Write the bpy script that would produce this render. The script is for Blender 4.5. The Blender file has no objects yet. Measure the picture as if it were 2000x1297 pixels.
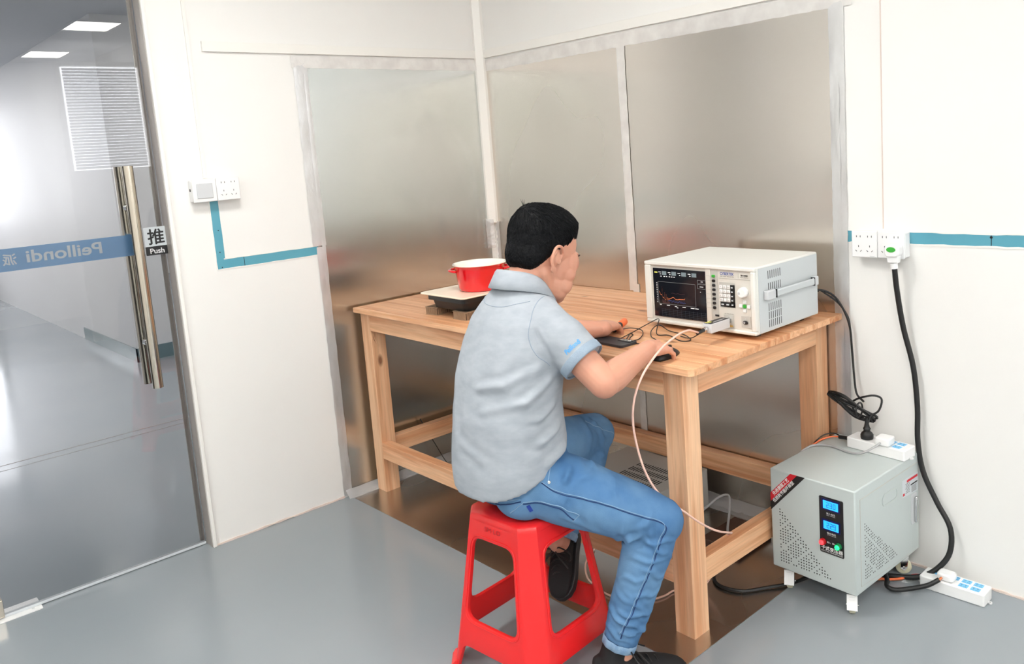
import bpy, bmesh, math, random
import numpy as np
from mathutils import Vector, Matrix, noise
from mathutils.bvhtree import BVHTree

random.seed(7)
PI = math.pi
sc = bpy.context.scene
COL = sc.collection

# ------------------------------------------------------------------ camera
cam_d = bpy.data.cameras.new('camera')
cam = bpy.data.objects.new('camera', cam_d)
COL.objects.link(cam)
sc.camera = cam
YAW, PITCH, ROLL = 0.82113, -0.13953, -0.06956
fwd = Vector((-math.sin(YAW)*math.cos(PITCH), math.cos(YAW)*math.cos(PITCH), math.sin(PITCH)))
rt = fwd.cross(Vector((0, 0, 1))).normalized()
up = rt.cross(fwd)
c_, s_ = math.cos(ROLL), math.sin(ROLL)
R_, U_ = rt*c_ + up*s_, up*c_ - rt*s_
M = Matrix((R_, U_, -fwd)).transposed().to_4x4()
M.translation = (3.23893, -2.57075, 1.46299)
cam.matrix_world = M
cam_d.sensor_width = 36.0
cam_d.lens = 1610.506/2000*36
cam_d.shift_x = -(1097.49-1000)/2000
cam_d.shift_y = (513.81-648.5)/2000
cam_d.clip_start = 0.02

# ------------------------------------------------------------------ world, exposure
w = bpy.data.worlds.new('world')
sc.world = w
w.use_nodes = True
w.node_tree.nodes['Background'].inputs[0].default_value = (0.75, 0.82, 0.9, 1)
w.node_tree.nodes['Background'].inputs[1].default_value = 0.35
sc.view_settings.view_transform = 'Standard'
sc.view_settings.look = 'None'
sc.view_settings.exposure = 0.0
sc.view_settings.gamma = 1.0
sc.view_settings.use_curve_mapping = False
LAMP = 29.5        # strength of the ceiling panels in the room
LAMP_OUT = 46.0     # of the panels in the corridor outside

# ------------------------------------------------------------------ materials
def s2l(c):
    return tuple((x/12.92 if x <= 0.04045 else ((x+0.055)/1.055)**2.4) for x in [v/255 for v in c])

def mat(name, col, rough=0.5, metal=0.0, emit=None, estr=0.0, spec=0.5, coat=0.0, sss=0.0, trans=0.0, alpha=1.0):
    m = bpy.data.materials.new(name)
    m.use_nodes = True
    b = m.node_tree.nodes['Principled BSDF']
    b.inputs['Base Color'].default_value = (*s2l(col), 1)
    b.inputs['Roughness'].default_value = rough
    b.inputs['Metallic'].default_value = metal
    b.inputs['Specular IOR Level'].default_value = spec
    b.inputs['Coat Weight'].default_value = coat
    b.inputs['Subsurface Weight'].default_value = sss
    b.inputs['Subsurface Radius'].default_value = (0.012, 0.005, 0.003)
    b.inputs['Subsurface Scale'].default_value = 0.6
    b.inputs['Transmission Weight'].default_value = trans
    b.inputs['Alpha'].default_value = alpha
    if emit:
        b.inputs['Emission Color'].default_value = (*s2l(emit), 1)
        b.inputs['Emission Strength'].default_value = estr
    return m

def nd(m, t, **kw):
    n = m.node_tree.nodes.new(t)
    for k, v in kw.items():
        if k.startswith('i_'):
            n.inputs[k[2:].replace('_', ' ')].default_value = v
        else:
            setattr(n, k, v)
    return n

def lk(m, a, ao, b, bi):
    m.node_tree.links.new(a.outputs[ao], b.inputs[bi])

def mottled(m, c2, scale=4, amount=0.5, bump=0.0, bscale=200, stretch=(1, 1, 1), rough_var=None, detail=4):
    """mix the base colour with c2 through noise, add a fine bump, optionally vary the gloss"""
    nt = m.node_tree
    b = nt.nodes['Principled BSDF']
    tc = nd(m, 'ShaderNodeTexCoord')
    mp = nd(m, 'ShaderNodeMapping')
    mp.inputs['Scale'].default_value = stretch
    lk(m, tc, 'Object', mp, 'Vector')
    n1 = nd(m, 'ShaderNodeTexNoise')
    n1.inputs['Scale'].default_value = scale
    n1.inputs['Detail'].default_value = detail
    lk(m, mp, 0, n1, 'Vector')
    mx = nd(m, 'ShaderNodeMix', data_type='RGBA')
    r = nd(m, 'ShaderNodeMapRange')
    r.interpolation_type = 'SMOOTHSTEP'
    r.inputs['From Min'].default_value = 0.25
    r.inputs['From Max'].default_value = 0.75
    r.inputs['To Max'].default_value = amount
    lk(m, n1, 0, r, 0)
    lk(m, r, 0, mx, 0)
    mx.inputs[6].default_value = b.inputs['Base Color'].default_value
    mx.inputs[7].default_value = (*s2l(c2), 1)
    lk(m, mx, 2, b, 'Base Color')
    if rough_var:
        r2 = nd(m, 'ShaderNodeMapRange')
        r2.interpolation_type = 'SMOOTHSTEP'
        r2.inputs['From Min'].default_value = 0.2
        r2.inputs['From Max'].default_value = 0.8
        r2.inputs['To Min'].default_value = rough_var[0]
        r2.inputs['To Max'].default_value = rough_var[1]
        lk(m, n1, 0, r2, 0)
        lk(m, r2, 0, b, 'Roughness')
    if bump:
        n2 = nd(m, 'ShaderNodeTexNoise')
        n2.inputs['Scale'].default_value = bscale
        n2.inputs['Detail'].default_value = 3
        lk(m, mp, 0, n2, 'Vector')
        bp = nd(m, 'ShaderNodeBump')
        bp.inputs['Strength'].default_value = bump
        bp.inputs['Distance'].default_value = 0.002
        lk(m, n2, 0, bp, 'Height')
        lk(m, bp, 0, b, 'Normal')
    return m

def wood(name, axis, tone_attr=False, light=(240, 194, 154), dark=(216, 155, 113)):
    m = mat(name, light, 0.42, spec=0.4)
    b = m.node_tree.nodes['Principled BSDF']
    tc = nd(m, 'ShaderNodeTexCoord')
    oi = nd(m, 'ShaderNodeObjectInfo')
    add = nd(m, 'ShaderNodeVectorMath', operation='ADD')
    lk(m, tc, 'Object', add, 0)
    if tone_attr:
        at = nd(m, 'ShaderNodeAttribute', attribute_name='tone')
        src, so = at, 'Fac'
    else:
        src, so = oi, 'Random'
    mul = nd(m, 'ShaderNodeVectorMath', operation='SCALE')
    cmb = nd(m, 'ShaderNodeCombineXYZ')
    for i in range(3):
        lk(m, src, so, cmb, i)
    lk(m, cmb, 0, mul, 0)
    mul.inputs['Scale'].default_value = 7.3
    lk(m, mul, 0, add, 1)
    mp = nd(m, 'ShaderNodeMapping')
    sc3 = [16, 16, 16]
    sc3[axis] = 0.9
    mp.inputs['Scale'].default_value = sc3
    lk(m, add, 0, mp, 'Vector')
    n1 = nd(m, 'ShaderNodeTexNoise')
    n1.inputs['Scale'].default_value = 1.6
    n1.inputs['Detail'].default_value = 5
    n1.inputs['Distortion'].default_value = 0.6
    lk(m, mp, 0, n1, 'Vector')
    n2 = nd(m, 'ShaderNodeTexNoise')
    n2.inputs['Scale'].default_value = 9
    n2.inputs['Detail'].default_value = 3
    lk(m, mp, 0, n2, 'Vector')
    rmp = nd(m, 'ShaderNodeValToRGB')
    rmp.color_ramp.elements[0].position = 0.36
    rmp.color_ramp.elements[0].color = (*s2l(dark), 1)
    rmp.color_ramp.elements[1].position = 0.58
    rmp.color_ramp.elements[1].color = (*s2l(light), 1)
    lk(m, n1, 0, rmp, 0)
    # fine grain
    mx = nd(m, 'ShaderNodeMix', data_type='RGBA', blend_type='MULTIPLY')
    rg = nd(m, 'ShaderNodeMapRange')
    rg.inputs['From Min'].default_value = 0.3
    rg.inputs['From Max'].default_value = 0.7
    rg.inputs['To Min'].default_value = 0.86
    rg.inputs['To Max'].default_value = 1.04
    lk(m, n2, 0, rg, 0)
    mx.inputs[0].default_value = 1
    lk(m, rmp, 0, mx, 6)
    lk(m, rg, 0, mx, 7)
    # board tone
    mt = nd(m, 'ShaderNodeMix', data_type='RGBA', blend_type='MULTIPLY')
    rt_ = nd(m, 'ShaderNodeMix', data_type='RGBA')
    rt_.inputs[6].default_value = (0.93, 0.85, 0.78, 1)
    rt_.inputs[7].default_value = (1.03, 1.02, 1.01, 1)
    lk(m, src, so, rt_, 0)
    mt.inputs[0].default_value = 1
    lk(m, mx, 2, mt, 6)
    lk(m, rt_, 2, mt, 7)
    # knots
    mk = nd(m, 'ShaderNodeMapping')
    sk = [5.5, 5.5, 5.5]
    sk[axis] = 2.6
    mk.inputs['Scale'].default_value = sk
    lk(m, add, 0, mk, 'Vector')
    vo = nd(m, 'ShaderNodeTexVoronoi')
    vo.inputs['Scale'].default_value = 1.0
    lk(m, mk, 0, vo, 'Vector')
    rk = nd(m, 'ShaderNodeMapRange')
    rk.inputs['From Min'].default_value = 0.035
    rk.inputs['From Max'].default_value = 0.085
    rk.inputs['To Min'].default_value = 0.85
    rk.inputs['To Max'].default_value = 0.0
    lk(m, vo, 0, rk, 0)
    mkx = nd(m, 'ShaderNodeMix', data_type='RGBA')
    lk(m, rk, 0, mkx, 0)
    lk(m, mt, 2, mkx, 6)
    mkx.inputs[7].default_value = (*s2l((112, 62, 36)), 1)
    lk(m, mkx, 2, b, 'Base Color')
    bp = nd(m, 'ShaderNodeBump')
    bp.inputs['Strength'].default_value = 0.15
    bp.inputs['Distance'].default_value = 0.002
    lk(m, n2, 0, bp, 'Height')
    lk(m, bp, 0, b, 'Normal')
    return m

MT = {}
MT['wall'] = mottled(mat('wall_paint', (240, 239, 236), 0.45), (236, 234, 231), 1.5, 0.6, 0.05, 60)
MT['trimw'] = mat('white_profile', (240, 238, 233), 0.35)
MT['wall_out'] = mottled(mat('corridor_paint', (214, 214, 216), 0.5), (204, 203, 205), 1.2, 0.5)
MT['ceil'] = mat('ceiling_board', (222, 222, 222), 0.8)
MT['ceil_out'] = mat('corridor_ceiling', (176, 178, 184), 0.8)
MT['floor'] = mottled(mat('grey_epoxy', (143, 151, 157), 0.12, spec=0.5), (150, 155, 159), 1.3, 0.7, 0.02, 5, rough_var=(0.08, 0.2))
MT['skirt'] = mat('grey_skirting_paint', (100, 120, 124), 0.2)
MT['teal'] = mottled(mat('teal_paint', (86, 158, 178), 0.4), (98, 168, 186), 8, 0.6)
MT['filler'] = mat('old_filler', (222, 205, 196), 0.8)
MT['tape'] = mottled(mat('foil_tape', (226, 226, 227), 0.3, 0.6), (206, 205, 204), 14, 0.8, 0.5, 45, stretch=(1, 1, .5))
MT['tapew'] = mottled(mat('pale_tape', (235, 233, 230), 0.3, 0.35), (214, 210, 208), 14, 0.8, 0.6, 45)
MT['alu_dark'] = mat('dark_profile', (176, 168, 162), 0.4, 0.3)
MT['steel'] = mat('satin_steel', (205, 196, 182), 0.16, 1.0)
MT['chrome'] = mat('chrome', (215, 215, 215), 0.12, 1.0)
MT['white_pl'] = mat('white_plastic', (238, 238, 238), 0.3)
MT['grey_pl'] = mat('light_grey_plastic', (205, 207, 210), 0.35)
MT['black_pl'] = mat('black_plastic', (28, 28, 30), 0.4)
MT['dark'] = mat('dark_hole', (14, 14, 16), 0.7)
MT['black_rub'] = mat('black_rubber', (22, 22, 23), 0.45)
MT['green'] = mat('green_plastic', (60, 170, 60), 0.4)
MT['blue_soc'] = mat('blue_socket_face', (120, 195, 240), 0.4)
MT['red_pl'] = mat('red_plastic', (232, 38, 40), 0.24, spec=0.5, sss=0.0)
MT['red_en'] = mat('red_enamel', (222, 26, 34), 0.1, coat=0.5)
MT['cream_en'] = mat('cream_enamel', (245, 240, 228), 0.15, coat=0.4)
MT['cream'] = mottled(mat('cream_glass_top', (250, 236, 214), 0.25), (243, 224, 200), 12, 0.5)
MT['instr'] = mat('instrument_cream', (226, 225, 219), 0.4)
MT['instr_side'] = mat('instrument_grey', (200, 205, 207), 0.42)
MT['instr_face'] = mat('instrument_face', (212, 208, 200), 0.45)
MT['instr_strip'] = mat('instrument_strip', (188, 186, 180), 0.45)
MT['scr'] = mat('display_glass', (8, 9, 12), 0.12, emit=(16, 18, 24), estr=1.0)
MT['cab'] = mottled(mat('cabinet_powder_coat', (190, 199, 198), 0.38), (186, 195, 194), 5, 0.4, 0.15, 400)
MT['lcd'] = mat('lcd_blue', (40, 150, 240), 0.2, emit=(40, 170, 250), estr=1.05)
MT['lcdrim'] = mat('lcd_rim', (8, 16, 60), 0.3, emit=(4, 14, 70), estr=0.5)
MT['lcdtxt'] = mat('lcd_digit', (10, 60, 120), 0.3, emit=(12, 84, 150), estr=0.8)
MT['redlamp'] = mat('red_lamp', (250, 60, 60), 0.2, emit=(255, 50, 60), estr=2.2)
MT['greenlamp'] = mat('green_lamp', (40, 240, 130), 0.2, emit=(30, 240, 120), estr=2.0)
MT['redbtn'] = mat('red_bezel', (180, 16, 24), 0.3)
MT['greenbtn'] = mat('green_bezel', (10, 110, 60), 0.3)
MT['white_ink'] = mat('white_print', (238, 238, 238), 0.5)
MT['black_ink'] = mat('black_print', (26, 26, 28), 0.5)
MT['blue_ink'] = mat('blue_print', (58, 84, 160), 0.5)
MT['lblue_ink'] = mat('light_blue_print', (70, 160, 225), 0.5)
MT['red_ink'] = mat('red_print', (205, 30, 44), 0.45)
MT['banner'] = mat('blue_film', (132, 184, 236), 0.3)
MT['banner_tx'] = mat('pale_film_letters', (238, 244, 250), 0.4)
MT['sign_w'] = mat('sign_grey', (206, 212, 216), 0.35)
MT['card'] = mottled(mat('corrugated_card', (178, 150, 122), 0.8), (160, 130, 104), 30, 0.5)
MT['card_dark'] = mat('card_hollow', (88, 66, 52), 0.9)
MT['pink'] = mat('pink_coax', (238, 196, 180), 0.4)
MT['grey_cable'] = mat('grey_cable', (170, 170, 172), 0.45)
MT['ygreen'] = mat('yellow_green_wire', (178, 182, 70), 0.4)
MT['orange'] = mat('orange_plastic', (245, 120, 70), 0.4)
MT['copper'] = mat('copper_wire', (214, 130, 90), 0.3, 0.7)
MT['wheel'] = mat('cream_nylon', (222, 218, 190), 0.35)
MT['board'] = mottled(mat('brown_board', (92, 66, 54), 0.5), (78, 56, 46), 10, 0.5)
MT['clear'] = mat('clear_film', (225, 225, 228), 0.12, 0.0, alpha=0.38, coat=0.6)
MT['skin'] = mottled(mat('skin', (210, 154, 130), 0.48, sss=0.18), (200, 138, 114), 9, 0.5, 0.08, 180)
MT['brow'] = mat('brow_hair', (24, 20, 20), 0.7)
MT['eyew'] = mat('eye_white', (225, 220, 215), 0.2)
MT['shoe'] = mat('black_knit', (22, 22, 24), 0.85)
MT['sole'] = mat('dark_rubber_sole', (44, 44, 46), 0.6)
MT['lamp'] = mat('lamp_diffuser', (255, 255, 255), 0.5, emit=(255, 253, 248), estr=LAMP)
MT['lamp_out'] = mat('lamp_diffuser_outside', (255, 255, 255), 0.5, emit=(255, 251, 246), estr=LAMP_OUT)
MT['daylight'] = mat('daylight_pane', (240, 245, 255), 0.3, emit=(248, 248, 252), estr=4.5)
MT['blind_glow'] = mat('blind_glow_pane', (240, 245, 255), 0.3, emit=(250, 250, 252), estr=9.0)  # glow of the added pane behind the mirrored blind
MT['woodx'] = wood('pine_along_x', 0)
MT['woody'] = wood('pine_along_y', 1)
MT['woodz'] = wood('pine_upright', 2, light=(240, 198, 160), dark=(220, 164, 124))
MT['woodtop'] = wood('pine_table_boards', 0, True, light=(240, 190, 148), dark=(214, 148, 102))

def metal_sheet(name, col, col2, r0, r1, brush=None):
    m = mat(name, col, 0.28, 1.0)
    mottled(m, col2, 1.4, 0.8, 0.0, 1, stretch=(1, 1, 0.6), rough_var=(r0, r1), detail=1.5)
    b = m.node_tree.nodes['Principled BSDF']
    tc = nd(m, 'ShaderNodeTexCoord')
    n = nd(m, 'ShaderNodeTexNoise')
    n.inputs['Scale'].default_value = 1.6
    n.inputs['Detail'].default_value = 2
    lk(m, tc, 'Object', n, 'Vector')
    n3 = nd(m, 'ShaderNodeTexNoise')
    n3.inputs['Scale'].default_value = 260
    lk(m, tc, 'Object', n3, 'Vector')
    bp = nd(m, 'ShaderNodeBump')
    bp.inputs['Strength'].default_value = 0.12
    bp.inputs['Distance'].default_value = 0.02
    lk(m, n, 0, bp, 'Height')
    bp2 = nd(m, 'ShaderNodeBump')
    bp2.inputs['Strength'].default_value = 0.06
    bp2.inputs['Distance'].default_value = 0.001
    lk(m, n3, 0, bp2, 'Height')
    lk(m, bp2, 0, b, 'Normal')
    if brush:
        b.inputs['Anisotropic'].default_value = 0.75
        cx_ = nd(m, 'ShaderNodeCombineXYZ')
        for i in range(3): cx_.inputs[i].default_value = brush[i]
        lk(m, cx_, 0, b, 'Tangent')
    return m
MT['sheetA'] = metal_sheet('aluminium_sheet', (212, 214, 212), (196, 201, 199), 0.2, 0.27, (0, 1, 0))
MT['sheetB'] = metal_sheet('steel_sheet', (224, 218, 211), (208, 200, 191), 0.24, 0.3, (1, 0, 0))
MT['sheetF'] = metal_sheet('floor_plate_metal', (206, 202, 198), (190, 186, 180), 0.22, 0.3)

def glass_mat():
    m = bpy.data.materials.new('door_glass')
    m.use_nodes = True
    nt = m.node_tree
    nt.nodes.remove(nt.nodes['Principled BSDF'])
    out = nt.nodes['Material Output']
    tr = nd(m, 'ShaderNodeBsdfTransparent')
    tr.inputs[0].default_value = (0.88, 0.885, 0.885, 1)
    gl = nd(m, 'ShaderNodeBsdfGlossy')
    gl.inputs['Roughness'].default_value = 0.0
    fr = nd(m, 'ShaderNodeFresnel')
    fr.inputs[0].default_value = 1.5
    mx = nd(m, 'ShaderNodeMixShader')
    lk(m, fr, 0, mx, 0)
    lk(m, tr, 0, mx, 1)
    lk(m, gl, 0, mx, 2)
    lk(m, mx, 0, out, 0)
    return m
MT['glass'] = glass_mat()

# ------------------------------------------------------------------ mesh helpers
class MB:
    def __init__(self):
        self.v, self.f, self.tone = [], [], []
    def add(self, vs, fs, tone=0.0):
        o = len(self.v)
        self.v += [tuple(x) for x in vs]
        self.f += [tuple(i+o for i in f) for f in fs]
        self.tone += [tone]*len(fs)
        return self
    def box(self, x0, x1, y0, y1, z0, z1, tone=0.0):
        vs = [(x, y, z) for z in (z0, z1) for y in (y0, y1) for x in (x0, x1)]
        return self.add(vs, [(0, 2, 3, 1), (4, 5, 7, 6), (0, 1, 5, 4), (2, 6, 7, 3), (0, 4, 6, 2), (1, 3, 7, 5)], tone)
    def obox(self, c, ax, ay, az, hx, hy, hz):
        c, ax, ay, az = Vector(c), Vector(ax).normalized(), Vector(ay).normalized(), Vector(az).normalized()
        vs = [c+ax*hx*i+ay*hy*j+az*hz*k for k in (-1, 1) for j in (-1, 1) for i in (-1, 1)]
        return self.add(vs, [(0, 2, 3, 1), (4, 5, 7, 6), (0, 1, 5, 4), (2, 6, 7, 3), (0, 4, 6, 2), (1, 3, 7, 5)])
    def quad(self, a, b, c, d):
        return self.add([a, b, c, d], [(0, 1, 2, 3)])
    def loft(self, rings, closed=True, caps=True):
        n = len(rings[0])
        vs = [p for r in rings for p in r]
        fs = []
        for i in range(len(rings)-1):
            for j in range(n if closed else n-1):
                k = (j+1) % n
                fs.append((i*n+j, i*n+k, (i+1)*n+k, (i+1)*n+j))
        if caps:
            fs.append(tuple(reversed(range(n))))
            fs.append(tuple((len(rings)-1)*n+j for j in range(n)))
        return self.add(vs, fs)
    def cyl(self, p0, p1, r0, r1=None, n=24):
        r1 = r0 if r1 is None else r1
        return self.tube([p0, p1], [r0, r1], n, smooth=False)
    def tube(self, pts, r, n=10, smooth=True, flat=None, hint=None, caps=True, round_caps=False):
        pts = [Vector(p) for p in pts]
        if not isinstance(r, (list, tuple)):
            r = [r]*len(pts)
        if smooth and len(pts) > 2:
            pts, r = spline(pts, r)
        if round_caps:
            d0 = (pts[0]-pts[1]).normalized(); d1 = (pts[-1]-pts[-2]).normalized()
            a0 = [(pts[0]+d0*r[0]*math.sin(t), r[0]*max(math.cos(t), .02)) for t in (1.5, 1.15, .75, .35)]
            a1 = [(pts[-1]+d1*r[-1]*math.sin(t), r[-1]*max(math.cos(t), .02)) for t in (.35, .75, 1.15, 1.5)]
            pts = [a[0] for a in a0]+pts+[a[0] for a in a1]
            r = [a[1] for a in a0]+list(r)+[a[1] for a in a1]
        rings = []
        t = (pts[1]-pts[0]).normalized()
        nrm = Vector(hint) if hint else (Vector((0, 0, 1)) if abs(t.z) < 0.9 else Vector((1, 0, 0)))
        nrm = (nrm-t*nrm.dot(t)).normalized()
        for i, p in enumerate(pts):
            if i == 0: t = pts[1]-pts[0]
            elif i == len(pts)-1: t = pts[-1]-pts[-2]
            else: t = (pts[i+1]-pts[i]).normalized()+(pts[i]-pts[i-1]).normalized()
            if t.length < 1e-9: t = Vector((0, 0, 1))
            t.normalize()
            nrm = (nrm-t*nrm.dot(t))
            nrm = nrm.normalized() if nrm.length > 1e-6 else t.orthogonal().normalized()
            b = t.cross(nrm)
            fl = flat if flat else 1.0
            rings.append([p+(nrm*math.cos(a)*fl+b*math.sin(a))*r[i] for a in [2*PI*k/n for k in range(n)]])
        return self.loft(rings, True, caps)
    def lathe(self, prof, c=(0, 0, 0), n=40, axis=(0, 0, 1), caps=False):
        ax = Vector(axis).normalized()
        u = ax.orthogonal().normalized(); v_ = ax.cross(u); c = Vector(c)
        rings = [[c+ax*z+(u*math.cos(a)+v_*math.sin(a))*max(r, 1e-5) for a in [2*PI*k/n for k in range(n)]] for r, z in prof]
        return self.loft(rings, True, caps)
    def ell(self, c, rx, ry, rz, mtx=None, nu=24, nv=14):
        c = Vector(c)
        vs = []
        for i in range(nv+1):
            t = PI*i/nv
            for j in range(nu):
                a = 2*PI*j/nu
                p = Vector((rx*max(math.sin(t), .001)*math.cos(a), ry*max(math.sin(t), .001)*math.sin(a), rz*math.cos(t)))
                if mtx: p = mtx @ p
                vs.append(c+p)
        fs = [(i*nu+j, (i+1)*nu+j, (i+1)*nu+(j+1) % nu, i*nu+(j+1) % nu) for i in range(nv) for j in range(nu)]
        fs += [tuple(range(nu)), tuple(reversed(range(nv*nu, nv*nu+nu)))]
        return self.add(vs, fs)
    def prism(self, poly, o, U, V, N, d0, d1):
        """polygon in (u,v) at origin o, extruded from d0 to d1 along N"""
        o, U, V, N = Vector(o), Vector(U), Vector(V), Vector(N)
        n = len(poly)
        a = [o+U*p[0]+V*p[1]+N*d0 for p in poly]; b = [o+U*p[0]+V*p[1]+N*d1 for p in poly]
        return self.loft([a, b])
    def merge(self, other, fn=None):
        return self.add([fn(Vector(p)) if fn else p for p in other.v], other.f)

def spline(pts, r, sub=6):
    P, Rr = [], []
    n = len(pts)
    for i in range(n-1):
        p0 = pts[i-1] if i else pts[0]*2-pts[1]
        p1, p2 = pts[i], pts[i+1]
        p3 = pts[i+2] if i+2 < n else pts[-1]*2-pts[-2]
        r0 = r[i-1] if i else r[0]; r3 = r[i+2] if i+2 < n else r[-1]
        for k in range(sub):
            t = k/sub
            P.append(0.5*((2*p1)+(p2-p0)*t+(2*p0-5*p1+4*p2-p3)*t*t+(3*p1-p0-3*p2+p3)*t**3))
            Rr.append(0.5*((2*r[i])+(r[i+1]-r0)*t+(2*r0-5*r[i]+4*r[i+1]-r3)*t*t+(3*r[i]-r0-3*r[i+1]+r3)*t**3))
    P.append(pts[-1]); Rr.append(r[-1])
    return P, Rr

WM = {}
def mesh_of(name, mb, fn=None):
    me = bpy.data.meshes.new(name)
    me.from_pydata([fn(Vector(p)) if fn else p for p in mb.v], [], mb.f)
    if any(mb.tone):
        a = me.attributes.new('tone', 'FLOAT', 'FACE')
        a.data.foreach_set('value', mb.tone)
    return me

def finish(me, m, smooth):
    bm = bmesh.new(); bm.from_mesh(me)
    bmesh.ops.recalc_face_normals(bm, faces=bm.faces)
    bm.to_mesh(me); bm.free()
    if m:
        me.materials.append(MT[m] if isinstance(m, str) else m)
    if smooth:
        me.polygons.foreach_set('use_smooth', [True]*len(me.polygons))
        if smooth != 2:
            me.set_sharp_from_angle(angle=math.radians(38))

def obj(name, mb, m, parent=None, smooth=True, bev=0.0, local=False, segs=2):
    """one mesh object; coordinates are world ones unless local=True (then the parent's own)"""
    wm = WM.get(parent.name) if parent else None
    inv = wm.inverted() if (wm is not None and not local) else None
    if isinstance(mb, bpy.types.Mesh):
        me = mb
        if inv is not None: me.transform(inv)
        if m: me.materials.append(MT[m] if isinstance(m, str) else m)
    else:
        me = mesh_of(name, mb, (lambda p: inv @ p) if inv is not None else None)
        finish(me, m, smooth)
    o = bpy.data.objects.new(name, me)
    COL.objects.link(o)
    if parent:
        o.parent = parent
        WM[o.name] = wm
    else:
        WM[o.name] = Matrix.Identity(4)
    if bev:
        md = o.modifiers.new('edge', 'BEVEL')
        md.width = bev; md.segments = segs; md.limit_method = 'ANGLE'; md.angle_limit = math.radians(40)
        md.harden_normals = False
    return o

def tag(o, label, cat, group=None):
    o['label'] = label; o['category'] = cat
    if group: o['group'] = group
    return o

def thing(name, label, cat, loc=(0, 0, 0), rz=0.0, group=None):
    o = bpy.data.objects.new(name, None)
    COL.objects.link(o)
    o.location = loc; o.rotation_euler = (0, 0, rz)
    o.empty_display_size = 0.05
    WM[o.name] = Matrix.Translation(loc) @ Matrix.Rotation(rz, 4, 'Z')
    return tag(o, label, cat, group)

def struct(name, mb, m, parent=None, smooth=False, bev=0.0, label=None):
    o = obj(name, mb, m, parent, smooth, bev)
    if not parent: o['kind'] = 'structure'
    if label: o['label'] = label
    return o

def fuse(mbs, voxel=0.004, smooth=4, factor=0.5, ratio=None):
    """union of closed shells into one continuous surface"""
    allm = MB()
    for m in (mbs if isinstance(mbs, list) else [mbs]):
        allm.add(m.v, m.f)
    me = mesh_of('tmp', allm)
    bm = bmesh.new(); bm.from_mesh(me); bmesh.ops.recalc_face_normals(bm, faces=bm.faces); bm.to_mesh(me); bm.free()
    o = bpy.data.objects.new('tmp', me)
    COL.objects.link(o)
    md = o.modifiers.new('r', 'REMESH'); md.mode = 'VOXEL'; md.voxel_size = voxel
    if smooth:
        ms = o.modifiers.new('s', 'SMOOTH'); ms.factor = factor; ms.iterations = smooth
    if ratio:
        dc = o.modifiers.new('d', 'DECIMATE'); dc.ratio = ratio
    dg = bpy.context.evaluated_depsgraph_get()
    out = bpy.data.meshes.new_from_object(o.evaluated_get(dg))
    bpy.data.objects.remove(o)
    out.polygons.foreach_set('use_smooth', [True]*len(out.polygons))
    return out

def verts_np(me):
    a = np.empty(len(me.vertices)*3); me.vertices.foreach_get('co', a); return a.reshape(-1, 3)
def norms_np(me):
    a = np.empty(len(me.vertices)*3); me.vertex_normals.foreach_get('vector', a); return a.reshape(-1, 3)
def set_verts(me, a):
    me.vertices.foreach_set('co', a.ravel()); me.update()

def folds(me, lst, nz=0.0, nscale=9.0):
    """raise cloth folds: (polyline, width, height) ridges along the surface"""
    V = verts_np(me); N = norms_np(me); D = np.zeros(len(V))
    for pl, wd, ht in lst:
        pl = [np.array(p, float) for p in pl]
        best = np.full(len(V), 9.0)
        tt = np.zeros(len(V))
        L = len(pl)-1
        for i in range(L):
            a, b = pl[i], pl[i+1]
            ab = b-a
            t = np.clip(((V-a)@ab)/(ab@ab), 0, 1)
            d = np.linalg.norm(V-(a+t[:, None]*ab), axis=1)
            k = d < best
            best = np.where(k, d, best); tt = np.where(k, (i+t)/L, tt)
        env = np.sin(np.clip(tt, 0.02, .98)*PI)**0.5
        D += ht*np.exp(-(best/wd)**2)*env
        D -= 0.45*ht*np.exp(-((best-wd*1.7)/wd)**2)*env
    if nz:
        D += np.array([noise.noise(Vector(p)*nscale)*nz+noise.noise(Vector(p)*nscale*2.7)*nz*.4 for p in V])
    set_verts(me, V+N*D[:, None])

def text_mb(s, w=None, h=None, bold=0.0, shear=0.0):
    cu = bpy.data.curves.new('t', 'FONT')
    cu.body = s
    cu.offset = bold
    cu.shear = shear
    o = bpy.data.objects.new('t', cu)
    COL.objects.link(o)
    dg = bpy.context.evaluated_depsgraph_get()
    me = bpy.data.meshes.new_from_object(o.evaluated_get(dg))
    bpy.data.objects.remove(o)
    vs = [tuple(v.co) for v in me.vertices]
    fs = [tuple(p.vertices) for p in me.polygons]
    x0, x1 = min(v[0] for v in vs), max(v[0] for v in vs)
    y0, y1 = min(v[1] for v in vs), max(v[1] for v in vs)
    sx = w/(x1-x0) if w else None
    sy = h/(y1-y0) if h else None
    sx = sx or sy; sy = sy or sx
    m = MB()
    m.add([((v[0]-x0)*sx, (v[1]-y0)*sy, 0) for v in vs], fs)
    return m

def put_text(dst, s, o, U, V, w=None, h=None, bold=0.0, off=0.0006, shear=0.0):
    o, U, V = Vector(o), Vector(U).normalized(), Vector(V).normalized()
    N = U.cross(V)
    if bold < 0:      # heavier characters: the outline printed a few times, slightly shifted
        e = -bold*h
        for k, (a, b) in enumerate(((-e, 0), (e, 0), (0, -e), (0, e), (0, 0))):
            dst.merge(text_mb(s, w, h, 0, shear), lambda p: o+U*(p.x+a)+V*(p.y+b)+N*(off+k*.00003))
        return dst
    dst.merge(text_mb(s, w, h, bold, shear), lambda p: o+U*p.x+V*p.y+N*off)
    return dst

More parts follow.
